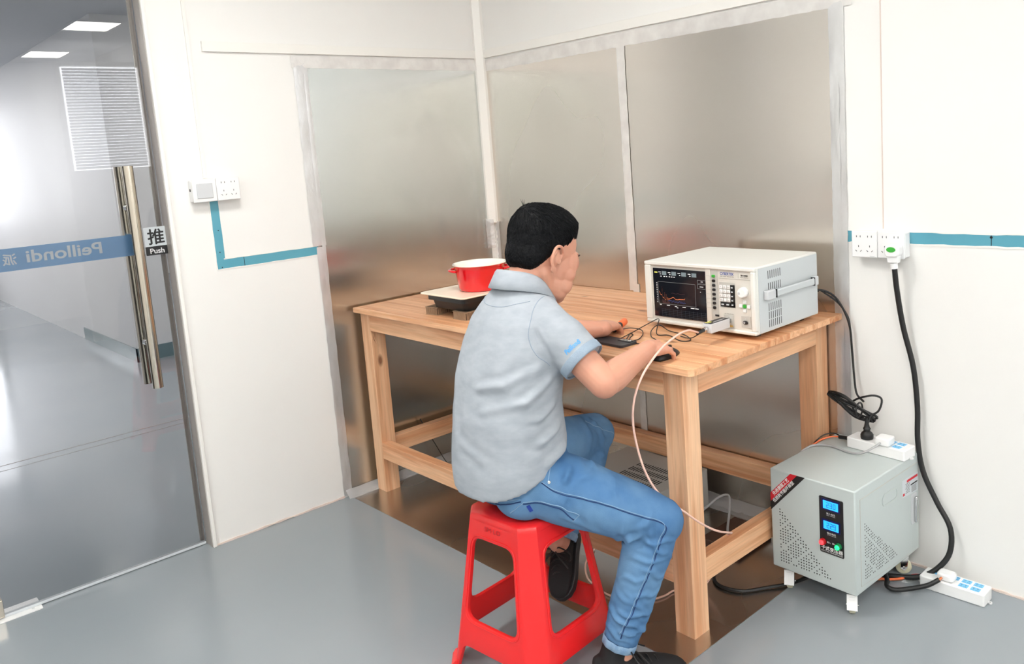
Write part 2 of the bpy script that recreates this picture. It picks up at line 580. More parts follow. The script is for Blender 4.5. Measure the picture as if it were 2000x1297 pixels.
def seg7(dst, s, o, U, V, w, h, off):
    """seven-segment digits"""
    o, U, V = Vector(o), Vector(U), Vector(V); N = U.cross(V)
    S = {'0': 'abcdef', '2': 'abged', '3': 'abgcd', '9': 'abcdfg'}
    t = h*.11
    for k, ch in enumerate(s):
        x0 = k*w*1.35
        R = {'a': (x0, h-t, x0+w, h), 'd': (x0, 0, x0+w, t), 'g': (x0, h/2-t/2, x0+w, h/2+t/2),
             'f': (x0, h/2, x0+t, h), 'b': (x0+w-t, h/2, x0+w, h), 'e': (x0, 0, x0+t, h/2), 'c': (x0+w-t, 0, x0+w, h/2)}
        for c in S[ch]:
            a = R[c]
            dst.quad(o+U*a[0]+V*a[1]+N*off, o+U*a[2]+V*a[1]+N*off, o+U*a[2]+V*a[3]+N*off, o+U*a[0]+V*a[3]+N*off)
    return dst

X, Y, Z = Vector((1, 0, 0)), Vector((0, 1, 0)), Vector((0, 0, 1))

def rrect(x0, x1, y0, y1, r, n=5):
    out = []
    for cx, cy, a0 in ((x1-r, y1-r, 0), (x0+r, y1-r, PI/2), (x0+r, y0+r, PI), (x1-r, y0+r, 1.5*PI)):
        out += [(cx+r*math.cos(a0+PI/2*k/n), cy+r*math.sin(a0+PI/2*k/n)) for k in range(n+1)]
    return out

# ================================================================== THE ROOM
RX, RY, H = 6.7, -5.4, 2.7
DY0, DY1 = -1.536, -2.56           # the glass door opening in the left wall
struct('floor', MB().box(-9.8, RX, RY-.2, 1.4, -.06, 0), 'floor')
struct('ceiling', MB().box(-.11, RX, RY, .1, H, H+.06), 'ceil')
struct('wall_back', MB().box(-.05, RX, 0, .06, 0, H), 'wall')
wl = MB()
wl.box(-.06, 0, DY0, 0, 0, H)
wl.box(-.06, 0, RY, DY1, 0, H)
wl.box(-.06, 0, DY1, DY0, 2.35, H)
struct('wall_left', wl, 'wall')
struct('wall_right', MB().box(RX, RX+.06, RY, .06, 0, H), 'wall')
struct('wall_front', MB().box(-.06, RX+.06, RY-.06, RY, 0, H), 'wall')
# the corridor outside the door
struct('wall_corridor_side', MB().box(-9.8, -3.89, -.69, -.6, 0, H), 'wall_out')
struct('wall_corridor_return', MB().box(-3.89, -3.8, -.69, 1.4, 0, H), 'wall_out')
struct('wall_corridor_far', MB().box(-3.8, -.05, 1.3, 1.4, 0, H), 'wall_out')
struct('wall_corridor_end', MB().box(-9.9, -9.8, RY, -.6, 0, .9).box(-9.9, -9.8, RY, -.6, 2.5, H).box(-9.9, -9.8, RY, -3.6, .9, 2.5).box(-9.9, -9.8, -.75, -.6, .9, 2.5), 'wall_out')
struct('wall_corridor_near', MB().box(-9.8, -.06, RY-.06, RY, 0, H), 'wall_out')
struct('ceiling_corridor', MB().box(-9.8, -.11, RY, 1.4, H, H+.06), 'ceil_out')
wn = struct('window_1', MB().box(-9.84, -9.8, -3.6, -.75, .9, .96).box(-9.84, -9.8, -3.6, -.75, 2.44, 2.5).box(-9.84, -9.8, -2.2, -2.14, .96, 2.44), 'trimw')
struct('window_pane', MB().box(-9.9, -9.88, -3.6, -.75, .9, 2.5), 'daylight', wn)
struct('baseboard_corridor_side', MB().box(-5.35, -3.79, -.7, -.69, 0, .11), 'skirt')
struct('baseboard_corridor_return', MB().box(-3.8, -3.79, -.7, 1.3, 0, .11), 'skirt')
struct('trim_1', MB().box(-1.90, -1.894, RY, 1.3, .0005, .0012).box(-1.80, -1.797, RY, 1.3, .0005, .0012), 'alu_dark', label='dark joint lines across the corridor floor')

# wall profiles: horizontal bar over the metal sheets, corner post, jamb
ZB, ZT = 1.9129, 1.951
struct('trim_2', MB().box(0, .012, -1.337, -.03, ZB, ZT), 'trimw', bev=.001, label='white horizontal bar on the left wall above the metal sheet')
struct('trim_3', MB().box(.03, 2.6, -.012, 0, ZB, ZT), 'trimw', bev=.001, label='white horizontal bar on the back wall above the metal sheets')
cp = MB()
cp.prism([(0, -.042), (.014, -.042), (.038, -.016), (.038, 0), (0, 0)], (0, 0, 0), X, Y, Z, 1.115, H)
struct('trim_4', cp, 'trimw', bev=.001, label='white corner post ending above the table')
jm = MB().box(-.115, .002, DY0-.002, DY0+.004, 0, 2.35)
jm.box(-.106, -.098, DY0-.012, DY0, 0, 2.35)
struct('trim_5', jm, 'alu_dark', label='dark slim jamb profile beside the glass door')
struct('trim_6', MB().box(0, .0125, DY0, DY0+.014, 0, 2.35), 'trimw', bev=.002)
struct('trim_7', MB().box(0, .006, -1.392, -1.379, 1.44, H), 'trimw', bev=.001, label='thin cable cover running up from the light switch')
struct('trim_8', MB().box(2.012, 2.0145, -.003, 0, 1.13, H), 'filler', label='thin panel joint above the right sockets')
# grooves where trunking was removed: recess edges of filler round teal paint
Z0, Z1 = 1.0837, 1.1208
st = MB()
def jag(x0, x1, n, amp, seed):
    rr = random.Random(seed)
    return [(x0+(x1-x0)*i/n, rr.uniform(-amp, amp)) for i in range(n+1)]
def strip(mbx, o, U, V, N, u0, u1, v0, v1, d, amp, seed, axis='u'):
    n = max(4, int(abs(u1-u0)/.03))
    a = [(u, v0+e) for u, e in jag(u0, u1, n, amp, seed)]
    b = [(u, v1+e) for u, e in jag(u0, u1, n, amp, seed+1)]
    mbx.prism(a+list(reversed(b)), o, U, V, N, 0, d)
strip(st, (0, 0, 0), Y, Z, X, -1.381, -.955, Z0, Z1, .0012, .0006, 3)
strip(st, (0, 0, 0), Z, Y, X, Z1-.001, 1.36, -1.381, -1.345, .0013, .0006, 5)
struct('trim_9', st, 'teal', label='teal strip of bare wall running down from the light switch to the metal sheet')
st = MB()
strip(st, (0, 0, 0), X, Z, -Y, 1.888, 3.6, Z0, Z1, .0012, .0012, 8)
struct('trim_10', st, 'teal', label='teal strip of bare wall behind the right sockets')
fl = MB()
strip(fl, (0, 0, 0), Y, Z, X, -1.352, -.96, Z1-.001, Z1+.004, .0022, .0012, 11)
strip(fl, (0, 0, 0), Y, Z, X, -1.383, -.96, Z0-.0035, Z0+.001, .0022, .0012, 12)
strip(fl, (0, 0, 0), Z, Y, X, Z1, 1.36, -1.347, -1.3435, .0022, .0008, 13)
strip(fl, (0, 0, 0), Z, Y, X, Z0, 1.36, -1.3835, -1.380, .0022, .0008, 14)
strip(fl, (0, 0, 0), X, Z, -Y, 1.9, 3.6, Z1-.0015, Z1+.0045, .0022, .0016, 15)
strip(fl, (0, 0, 0), X, Z, -Y, 1.9, 3.6, Z0-.0045, Z0+.0015, .0022, .0016, 16)
struct('trim_11', fl, 'trimw', label='ragged white paint edges along the teal strips')
dk = MB()
dk.box(.0012, .002, -1.274, -1.2725, Z0, Z1).box(2.3405, 2.3425, -.002, -.0012, Z0, Z1)
for y, z in ((-1.362, 1.09), (-1.364, 1.15), (-1.36, 1.235)):
    dk.cyl((.001, y, z), (.0022, y, z), .0022, n=10)
dk.cyl((2.3415, -.001, 1.112), (2.3415, -.0022, 1.112), .004, n=10)
struct('trim_12', dk, 'dark', label='small dark joints and screw holes in the teal strips')
bs = MB()
for seed, (a, b) in enumerate([(-1.53, -1.2), (-1.2, -.96)]):
    strip(bs, (0, 0, 0), Y, Z, X, a, b, 0, .007, .005, .0022, 30+seed)
strip(bs, (0, 0, 0), X, Z, -Y, 1.9, 4.0, 0, .006, .005, .002, 34)
struct('trim_13', bs, 'filler', label='uneven bead of sealant where the walls meet the floor')

# added partition and glowing pane, placed so the glass door mirrors a lit blind
wr = struct('added_screen', MB().box(4.98, 5.04, -.68, -.64, 0, 2.5).box(4.98, 5.04, -.64, 0, 2.46, 2.5).box(4.98, 5.04, -.64, 0, 0, 1.55), 'trimw')
struct('window_pane', MB().box(5.01, 5.015, -.64, 0, 1.55, 2.46), 'blind_glow', wr)  # glowing pane added behind the slats to give bright mirrored lines
bl = MB()
for i in range(34):
    z = 1.57+i*.0262
    bl.obox((4.96, -.33, z), Y, Vector((.35, 0, 1)), Vector((1, 0, -.35)), .3, .0118, .0006)
blind = thing('window_blind', 'grey slatted blind hung on the small added screen', 'blind', (4.95, -.33, 1.55))
obj('slats', bl, 'grey_pl', blind)
obj('head_rail', MB().box(4.93, 4.978, -.64, -.02, 2.46, 2.5), 'trimw', blind)

# ceiling panels of the room
lamp = thing('ceiling_light', 'small ceiling panel, the nearer of the two mirrored at the top of the glass door', 'light', (4.22, -.54, H))
lf = obj('frame', MB().box(-.25, .25, -.19, -.165, -.012, 0).box(-.25, .25, .165, .19, -.012, 0).box(-.25, -.225, -.165, .165, -.012, 0).box(.225, .25, -.165, .165, -.012, 0), 'trimw', lamp, local=True)
ld = obj('diffuser', MB().box(-.225, .225, -.165, .165, -.008, -.002), 'lamp', lamp, local=True)
def lamp_at(x, y, sx=1, sy=1, group=None, label=None, m=None, z=H):
    t = lamp.copy(); COL.objects.link(t); t.location = (x, y, z); t.scale = (sx, sy, 1)
    if label: t['label'] = label
    if group: t['group'] = group
    for ch in (lf, ld):
        c = ch.copy(); COL.objects.link(c); c.parent = t
        if m and ch is ld:
            c.data = ld.data.copy(); c.data.materials[0] = MT[m]
    return t
lamp_at(5.99, -.51, label='small ceiling panel, the farther of the two mirrored at the top of the glass door')
for x, y, wd in ((1.5, -1.7, 'above the seated person'), (3.6, -2.3, 'above the camera'), (5.5, -1.9, 'beside the added screen'), (1.5, -3.9, 'behind the glass door side'), (3.5, -3.9, 'over the rear middle of the room'), (5.5, -4.1, 'in the rear far corner of the room')):
    lamp_at(x, y, 1.33, 1.8, 'large ceiling panels of the room', 'large ceiling panel '+wd)
for x, y, wd in ((-1.9, -3.6, 'just outside the glass door'), (-5.2, -2.6, 'halfway down the corridor'), (-8, -2.4, 'near the corridor window'), (-2.0, .4, 'in the corridor recess')):
    lamp_at(x, y, 1.33, 1.8, 'ceiling panels of the corridor', 'corridor ceiling panel '+wd, 'lamp_out')

# ================================================================== GLASS DOOR
XG = -.055
door = struct('door_1', MB().box(XG-.006, XG+.006, DY1+.01, DY0-.006, .012, 2.33), 'glass', label='frameless glass door with a long steel pull handle')
dh = MB()
for x in (-.002, -.108):
    dh.tube([(x, -1.651, .68), (x, -1.651, 1.503)], .0185, 28, smooth=False)
hd = struct('door_handle', dh, 'steel', door, smooth=True)
hd['label'] = 'pair of long round steel pull bars'
so = MB()
for z in (.846, 1.352):
    so.tube([(-.108, -1.651, z), (-.002, -1.651, z)], .0085, 16, smooth=False)
    so.tube([(XG-.016, -1.651, z), (XG+.016, -1.651, z)], .014, 20, smooth=False)
struct('handle_standoff', so, 'chrome', hd, smooth=True)
bn = MB().quad((XG-.0068, DY1+.01, 1.174), (XG-.0068, -1.60, 1.174), (XG-.0068, -1.60, 1.252), (XG-.0068, DY1+.01, 1.252))
bn = MB().box(XG-.0072, XG-.0064, DY1+.01, -1.63, 1.176, 1.253)
bnr = struct('safety_banner', bn, 'banner', door)
bnr['label'] = 'light blue film stripe with mirrored lettering'
tx = MB()
put_text(tx, 'Peillondi', (XG-.0062, -1.756, 1.198), -Y, Z, w=.235, h=.042, bold=.02, off=0)
put_text(tx, '派', (XG-.0062, -2.02, 1.196), -Y, Z, w=.04, h=.038, bold=-.025, off=0)
put_text(tx, 'Peillondi', (XG-.0062, -2.14, 1.198), -Y, Z, w=.235, h=.042, bold=.02, off=0)
struct('banner_lettering', tx, 'banner_tx', bnr)
sg = struct('push_sign', MB().prism(rrect(-1.6145, -1.5325, 1.2005, 1.273, .003), (0, 0, 0), Y, Z, X, XG+.006, XG+.0075), 'sign_w', door)
sg['label'] = 'small sign with one large character over a black Push band'
struct('sign_band', MB().prism(rrect(-1.6145, -1.5325, 1.168, 1.201, .003), (0, 0, 0), Y, Z, X, XG+.006, XG+.0078), 'black_ink', sg)
struct('sign_lettering', put_text(MB(), '推', (XG+.0078, -1.602, 1.208), Y, Z, w=.057, h=.057, bold=-.02, off=.0003), 'black_ink', sg)
struct('sign_push_word', put_text(MB(), 'Push', (XG+.008, -1.6, 1.174), Y, Z, w=.05, h=.0195, bold=.015, off=.0003), 'white_ink', sg)
struct('bottom_clamp', MB().box(XG-.016, XG+.016, DY1+.01, -2.222, .008, .07), 'steel', door, bev=.002)
struct('bottom_seal', MB().box(XG-.008, XG+.008, DY1+.2, DY0-.008, .004, .013), 'sign_w', door)
fp = obj('floor_plate', MB().prism(rrect(-.12, -.018, -2.5, -2.114, .004), (0, 0, 0), X, Y, Z, 0.0, .003), 'white_pl')
tag(fp, 'flat pale metal cover plate on the floor under the glass door', 'floor plate')
fq = obj('screw', MB().cyl((-.04, -2.14, .003), (-.04, -2.14, .0036), .005, n=14), 'grey_pl', fp)

# ================================================================== METAL SHEETS WITH THEIR TAPE
def crumple(o, U, V, N, u0, u1, v0, v1, nu, nv, amp, seed, base=.0012, edge=.0015):
    """a strip of sticky foil with wrinkles; closed thin shell"""
    rr = random.Random(seed)
    o, U, V, N = Vector(o), Vector(U), Vector(V), Vector(N)
    top = []
    for i in range(nu+1):
        row = []
        for j in range(nv+1):
            e = edge if j in (0, nv) else 0
            row.append(o+U*(u0+(u1-u0)*i/nu+rr.uniform(-1, 1)*edge*.5)+V*(v0+(v1-v0)*j/nv+rr.uniform(-e, e))+N*(base+(0 if (i in (0, nu) or j in (0, nv)) else abs(rr.gauss(0, amp)))))
        top.append(row)
    m = MB()
    vs = [p for r in top for p in r]
    fs = [(i*(nv+1)+j, (i+1)*(nv+1)+j, (i+1)*(nv+1)+j+1, i*(nv+1)+j+1) for i in range(nu) for j in range(nv)]
    m.add(vs, fs)
    return m

shA = obj('metal_sheet', MB().box(.0002, .0022, -.955, -.028, .006, 1.875), 'sheetA', smooth=False)
tag(shA, 'tall brushed metal sheet on the left wall between the teal strip and the corner', 'metal sheet')
obj('tape_strip', crumple((.002, 0, 0), Y, Z, X, -.985, -.03, 1.857, 1.908, 40, 4, .0012, 1), 'tapew', shA, smooth=2)
obj('tape_strip', crumple((.002, 0, 0), Z, Y, X, 1.12, 1.9, -.978, -.917, 36, 4, .0010, 2), 'tape', shA, smooth=2)
obj('tape_strip', crumple((.002, 0, 0), Z, Y, X, 0.006, 1.115, -.962, -.925, 50, 4, .0012, 3), 'tape', shA, smooth=2)
obj('tape_strip', crumple((.0035, 0, 0), Z, Y, X, 0.006, 1.85, -.938, -.922, 60, 2, .0008, 4), 'tape', shA, smooth=2)
obj('tape_strip', crumple((0.036, 0, 0.0), Y, Vector((-1, 0, 1)).normalized(), Vector((1, 0, 1)).normalized(), -.955, -.04, 0.0, .045, 40, 5, .002, 5, base=.003), 'clear', shA, smooth=2)
shB1 = obj('metal_sheet', MB().box(.024, .925, -.0022, -.0002, .006, 1.875), 'sheetB', smooth=False)
tag(shB1, 'narrower metal sheet on the back wall between corner post and taped seam', 'metal sheet')
obj('tape_strip', crumple((0, -.002, 0), X, Z, -Y, .04, .93, 1.85, 1.903, 44, 4, .0012, 6), 'tapew', shB1, smooth=2)
obj('tape_strip', crumple((0, -.0035, 0), Z, X, -Y, 0.84, 1.86, .897, .941, 50, 4, .001, 7), 'tapew', shB1, smooth=2)
obj('tape_strip', crumple((0, -.0035, 0), Z, X, -Y, 0.02, .87, .915, .95, 40, 4, .001, 8), 'tapew', shB1, smooth=2)
cc = crumple((.012, -.05, 0), Z, Vector((1, 1, 0)).normalized(), Vector((1, -1, 0)).normalized(), .99, 1.135, -.008, .032, 26, 6, .005, 9, base=.003)
obj('tape_strip', cc, 'clear', shB1, smooth=2)
cc2 = crumple((.03, -.006, 0), Z, X, -Y, .84, 1.12, -.005, .022, 26, 4, .003, 29, base=.003)
obj('tape_strip', cc2, 'clear', shB1, smooth=2)
shB2 = obj('metal_sheet', MB().box(.93, 1.865, -.0022, -.0002, .006, 1.875), 'sheetB', smooth=False)
tag(shB2, 'wide metal sheet on the back wall behind the measuring instrument', 'metal sheet')
obj('tape_strip', crumple((0, -.002, 0), X, Z, -Y, .93, 1.92, 1.85, 1.905, 44, 4, .0012, 10), 'tapew', shB2, smooth=2)
obj('tape_strip', crumple((0, -.002, 0), Z, X, -Y, 0.006, 1.88, 1.838, 1.891, 80, 4, .0012, 12), 'tape', shB2, smooth=2)
obj('tape_strip', crumple((0, -.004, 0), Z, X, -Y, 0.3, 1.6, 1.855, 1.872, 60, 2, .0008, 13), 'tape', shB2, smooth=2)
obj('tape_strip', crumple((0, -.04, 0), X, Vector((0, 1, 1)).normalized(), Vector((0, -1, 1)).normalized(), .04, 1.86, 0, .05, 70, 6, .003, 14, base=.004), 'clear', shB2, smooth=2)
shF = obj('metal_sheet', MB().prism([(.002, -.935), (1.862, -.928), (1.862, -.002), (.002, -.002)], (0, 0, 0), X, Y, Z, .0003, .0022), 'sheetF', smooth=False)
tag(shF, 'brownish metal sheet lying on the floor under the wooden table', 'metal sheet')
obj('tape_strip', crumple((0, 0, .002), Y, X, Z, -.94, -.55, .002, .045, 24, 4, .003, 15), 'clear', shF, smooth=2)
obj('tape_strip', crumple((0, 0, .002), X, Y, Z, .2, 1.86, -.07, -.005, 70, 5, .004, 16), 'clear', shF, smooth=2)

# ================================================================== WALL SWITCH AND SOCKETS
def holes2(par, o, U, V, N, s=.086):
    """Chinese five-hole twin: two two-pin and two three-pin groups"""
    o, U, V, N = Vector(o), Vector(U), Vector(V), Vector(N)
    def sl(u, v, ang, l=.0062, wd=.0016):
        a = math.radians(ang)
        ax = U*math.cos(a)+V*math.sin(a); ay = N.cross(ax)
        obj('pin_hole', MB().obox(o+U*u+V*v+N*.0003, ax, ay, N, l/2, wd/2, .0005), 'dark', par)
    for u in (.024, .062):
        sl(u-.0065, .069, 90); sl(u+.0065, .069, 90)
        sl(u, .037, 90); sl(u-.008, .0215, -45); sl(u+.008, .0215, 45)
sw = thing('light_switch', 'white surface box with a rocker switch and a socket on the left wall', 'light switch', (0, -1.362, 1.35))
obj('mounting_box', MB().box(0, .036, -1.45, -1.274, 1.352, 1.434), 'white_pl', sw, bev=.004)
obj('cable_hole', MB().box(.012, .02, -1.4512, -1.449, 1.392, 1.402), 'dark', sw)
pp = obj('switch_plate', MB().box(.036, .046, -1.4515, -1.363, 1.35, 1.436), 'white_pl', sw, bev=.003)
obj('rocker', MB().box(.046, .05, -1.438, -1.378, 1.364, 1.42), 'grey_pl', pp, bev=.002)
pq = obj('socket_plate', MB().box(.036, .046, -1.3622, -1.273, 1.35, 1.436), 'white_pl', sw, bev=.003)
holes2(pq, (.046, -1.3605, 1.35), Y, Z, X)

so_ = thing('wall_socket', 'white double socket box on the back wall right of the metal sheets', 'wall socket', (2.0, 0, 1.04))
obj('mounting_box', MB().box(1.932, 2.1, -.036, 0, 1.042, 1.124), 'white_pl', so_, bev=.004)
for x in (1.926, 2.0135):
    a = obj('socket_plate', MB().box(x, x+.0865, -.046, -.036, 1.04, 1.127), 'white_pl', so_, bev=.003)
    holes2(a, (x, -.046, 1.04), X, Z, -Y)
    obj('maker_mark', MB().box(x+.062, x+.078, -.0466, -.046, 1.0445, 1.0462), 'grey_pl', a)

# thick black lead from that socket down to the floor strip
pc = thing('power_cable', 'thick black cable hanging from a white plug with a green button on the wall', 'power cable', (2.075, -.08, 1.06))
pg = MB()
pg.prism(rrect(2.05, 2.098, 1.05, 1.09, .014, 6), (0, 0, 0), X, Z, -Y, .046, .078)
pg.prism([(2.057, 1.03), (2.091, 1.03), (2.094, 1.055), (2.054, 1.055)], (0, 0, 0), X, Z, -Y, .05, .072)
pgo = obj('plug', pg, 'white_pl', pc, bev=.004)
obj('green_button', MB().prism([(.015*math.cos(a), .0085*math.sin(a)) for a in [2*PI*k/20 for k in range(20)]], (2.073, -.078, 1.074), X, Z, -Y, 0, .0015), 'green', pgo, bev=.001)
obj('strain_relief', MB().tube([(2.074, -.061, 1.03), (2.075, -.06, 1.012)], .0115, 14, smooth=False), 'white_pl', pgo)
obj('cable', MB().tube([(2.075, -.06, 1.02), (2.078, -.05, .94), (2.09, -.035, .82), (2.118, -.028, .69), (2.13, -.028, .56), (2.131, -.03, .45), (2.148, -.032, .35), (2.192, -.035, .26), (2.236, -.04, .185), (2.24, -.055, .11), (2.21, -.075, .055), (2.165, -.1, .022), (2.1, -.13, .013), (2.03, -.16, .012), (1.98, -.2, .05)], .0085, 14), 'black_rub', pc)

# ================================================================== TABLE
HT = .836
TB = thing('wooden_table', 'large pale pine work table standing in the corner on four square legs', 'table', (.95, -.42, 0))
tm = MB()
rr = random.Random(4)
ys = [-.84, -.822, -.762, -.672, -.59, -.502, -.42, -.335, -.25, -.168, -.085, -.006]
for a, b in zip(ys[:-1], ys[1:]):
    t = rr.random() if a > -.83 else 1.0
    g = .0004
    if a == ys[0]:
        tm.prism([(.03, a), (1.853, a), (1.865, a+.013), (1.865, b-g), (.03, b-g)], (0, 0, 0), X, Y, Z, HT-.021, HT)
        tm.tone[-7:] = [t]*7
    else:
        tm.box(.03, 1.865, a+g, b-g, HT-.021, HT, t)
obj('tabletop', tm, 'woodtop', TB, bev=.0012)
LX = (.035, 1.738); LY = (-.81, -.08)
for x in LX:
    for y in LY:
        obj('leg', MB().box(x, x+.071, y, y+.071, 0, HT-.021), 'woodz', TB, bev=.0018)
ZA, ZS0, ZS1 = .735, .157, .23
for y in (-.81, -.08+.028):
    obj('apron', MB().box(.106, 1.738, y, y+.043, ZA, HT-.021), 'woodx', TB, bev=.0018)
    obj('stretcher', MB().box(.106, 1.738, y, y+.043, ZS0, ZS1), 'woodx', TB, bev=.0018)
for x in (.035, 1.809-.043):
    obj('apron', MB().box(x, x+.043, -.739, -.08, ZA, HT-.021), 'woody', TB, bev=.0018)
    obj('stretcher', MB().box(x, x+.043, -.739, -.08, ZS0, ZS1), 'woody', TB, bev=.0018)
cr = MB().box(1.8088, 1.8094, -.735, -.66, .2-.002, .2005)
sp = MB()
sp.obox((.1062, -.80+.012, .672), Y, Z, X, .012, .002, .0006)
kn = MB()
kn.add([(.106, -.803, .712), (.106, -.788, .672), (.108, -.776, .655), (.106, -.772, .668), (.106, -.795, .70)], [(0, 1, 2, 3, 4)])
obj('split_chip', kn, 'woodz', TB, smooth=False)

# ================================================================== MEASURING INSTRUMENT
ax0, ay0, az0 = 1.398, -.476, .851
AW, AD, AH = .437, .368, .2107
IN = thing('measuring_receiver', 'cream boxed measuring receiver with a dark graph screen on the table', 'instrument', (ax0, ay0, HT))
IM = WM[IN.name]
def P(x, y, z): return (ax0+x, ay0+y, az0+z)
def ab(x0, x1, y0, y1, z0, z1): return MB().box(ax0+x0, ax0+x1, ay0+y0, ay0+y1, az0+z0, az0+z1)
# housing: shell open at the front recess
hs = MB()
hs.box(ax0, ax0+AW, ay0+.012, ay0+AD, az0, az0+AH)
obj('housing', hs, 'instr', IN, bev=.004)
sd = MB().box(ax0+AW-.001, ax0+AW+.0012, ay0+.02, ay0+AD-.004, az0+.004, az0+AH-.006)
obj('side_panel', sd, 'instr_side', IN)
bz = MB()
outer = rrect(0, AW, 0, AH, .01); 
for (a, b, c, d) in ((0, AW, AH-.013, AH), (0, AW, 0, .012), (0, .026, .012, AH-.013), (AW-.016, AW, .012, AH-.013)):
    bz.box(ax0+a, ax0+b, ay0-.001, ay0+.014, az0+c, az0+d)
obj('bezel', bz, 'instr', IN, bev=.0035)
fpz = obj('front_panel', ab(.02, AW-.012, .006, .013, .008, AH-.01), 'instr_face', IN)
obj('key_strip', ab(.275, .298, .0045, .0062, .012, .2), 'instr_strip', fpz)
obj('screen_bezel', ab(.252, .272, .002, .0062, .012, .2), 'instr_face', fpz, bev=.002)
scr = obj('screen', ab(.034, .251, .0035, .0062, .024, .1885), 'scr', IN)
scr['label'] = 'dark display showing a spectrum trace'
YS = ay0+.0031
def sq(m, x0, x1, z0, z1, d=0.0): return m.quad((ax0+x0, YS-d, az0+z0), (ax0+x1, YS-d, az0+z0), (ax0+x1, YS-d, az0+z1), (ax0+x0, YS-d, az0+z1))
def em(name, c, s=1.0): MT[name] = mat(name, c, .4, emit=c, estr=s)
em('scr_white', (205, 205, 205), .9); em('scr_grey', (96, 108, 112), .8); em('scr_line', (110, 112, 112), .8); em('scr_orange', (214, 120, 70), .9)
em('scr_blue', (44, 56, 110), .8); em('scr_brown', (60, 34, 34), .7); em('scr_yellow', (190, 190, 90), .9); em('scr_dim', (58, 60, 64), .8)
m = MB()
t = .0009
for (a, b, c, d) in ((.054, .21, .1425, .1425+t), (.054, .21, .068, .068+t), (.054, .054+t, .068, .143), (.21-t, .21, .068, .143)): sq(m, a, b, c, d)
for (a, b, c, d) in ((.219, .25, .158, .159), (.219, .25, .147, .1478), (.219, .22, .147, .159), (.219, .25, .144, .145), (.219, .25, .130, .131), (.219, .2202, .130, .145)): sq(m, a, b, c, d)
obj('graph_frame', m, 'scr_line', scr)
m = MB()
for k in range(5): sq(m, .066, .25, .0265+k*.0058, .027+k*.0058)
for k in range(12): sq(m, .066+k*.0165, .0665+k*.0165, .026, .053)
obj('data_table', m, 'scr_dim', scr)
m = MB(); tr = [(.058, .11), (.061, .105), (.064, .098), (.068, .1), (.0695, .094), (.071, .128), (.072, .092), (.0745, .088), (.0765, .09), (.079, .086), (.081, .108), (.082, .084), (.085, .082), (.087, .103), (.0885, .08), (.0905, .092), (.092, .081), (.094, .09), (.096, .083), (.098, .088), (.101, .085), (.104, .089), (.108, .0885), (.113, .0925), (.119, .093), (.123, .090), (.127, .0865), (.131, .0875), (.136, .0868), (.141, .0888), (.15, .0888), (.158, .0895), (.163, .0892), (.166, .0925)]
for (a, b), (c, d) in zip(tr[:-1], tr[1:]):
    w_ = .0007
    m.quad((ax0+a, YS-.0002, az0+b-w_), (ax0+c, YS-.0002, az0+d-w_), (ax0+c, YS-.0002, az0+d+w_), (ax0+a, YS-.0002, az0+b+w_))
obj('trace_line', m, 'scr_orange', scr)
m = MB(); rr = random.Random(5)
for k in range(30):
    x = .095+k*.0024; z = .078+rr.uniform(-.003, .003); sq(m, x, x+.0022, z, z+.002)
obj('trace_line', m, 'scr_blue', scr)
m = MB()
for k in range(26):
    x = .07+k*.0012; sq(m, x, x+.001, .07, .07+rr.uniform(.003, .014))
for k in range(40):
    x = .11+k*.0014; z = .106+.001*math.sin(k*.4); sq(m, x, x+.0014, z, z+.0009)
obj('trace_line', m, 'scr_brown', scr)
m = MB()
for k in range(12): sq(m, .047, .051, .072+k*.006, .0735+k*.006)
for x, z, l in ((.058, .0635, .008), (.088, .063, .013), (.122, .062, .009), (.154, .062, .013), (.188, .062, .015), (.206, .062, .014), (.13, .058, .006), (.228, .136, .014), (.229, .119, .003)): sq(m, x, x+l, z, z+.0022)
for k, x in enumerate((.06, .101, .142, .184)):
    sq(m, x-.002, x+.009, .1745, .1765); sq(m, x+.004, x+.009, .168, .1702); 
for x in (.066, .08, .09, .102, .112, .122): sq(m, x, x+.006, .1605, .1628)
sq(m, .233, .241, .1528, .1545)
obj('caption', m, 'scr_white', scr)
m = MB()
for x in (.073, .114, .155, .197): sq(m, x, x+.0195, .1665, .1795)
obj('value_box', m, 'scr_grey', scr)
obj('marker', sq(MB(), .041, .054, .1722, .1762), 'scr_yellow', scr)
# soft keys
k0 = obj('soft_key', MB().prism(rrect(.2775, .2895, .0-.0045, .0045, .003), P(0, .0048, .1762), X, Z, -Y, 0, .004), 'green', IN, bev=.001)
k0['label'] = 'green soft key'
me1 = None
for k in range(7):
    z = .161-.0144*k
    kk = obj('soft_key', MB().prism(rrect(.2775, .2895, -.0045, .0045, .004), P(0, .0048, z), X, Z, -Y, 0, .004), 'black_pl', IN, bev=.001)
gr = MB()
for k in range(8): gr.box(*[ax0+.2525, ax0+.2745, ay0+.0012, ay0+.0024, az0+.1757-.0146*k, az0+.1767-.0146*k])
obj('key_pointer_lines', gr, 'instr_strip', IN)
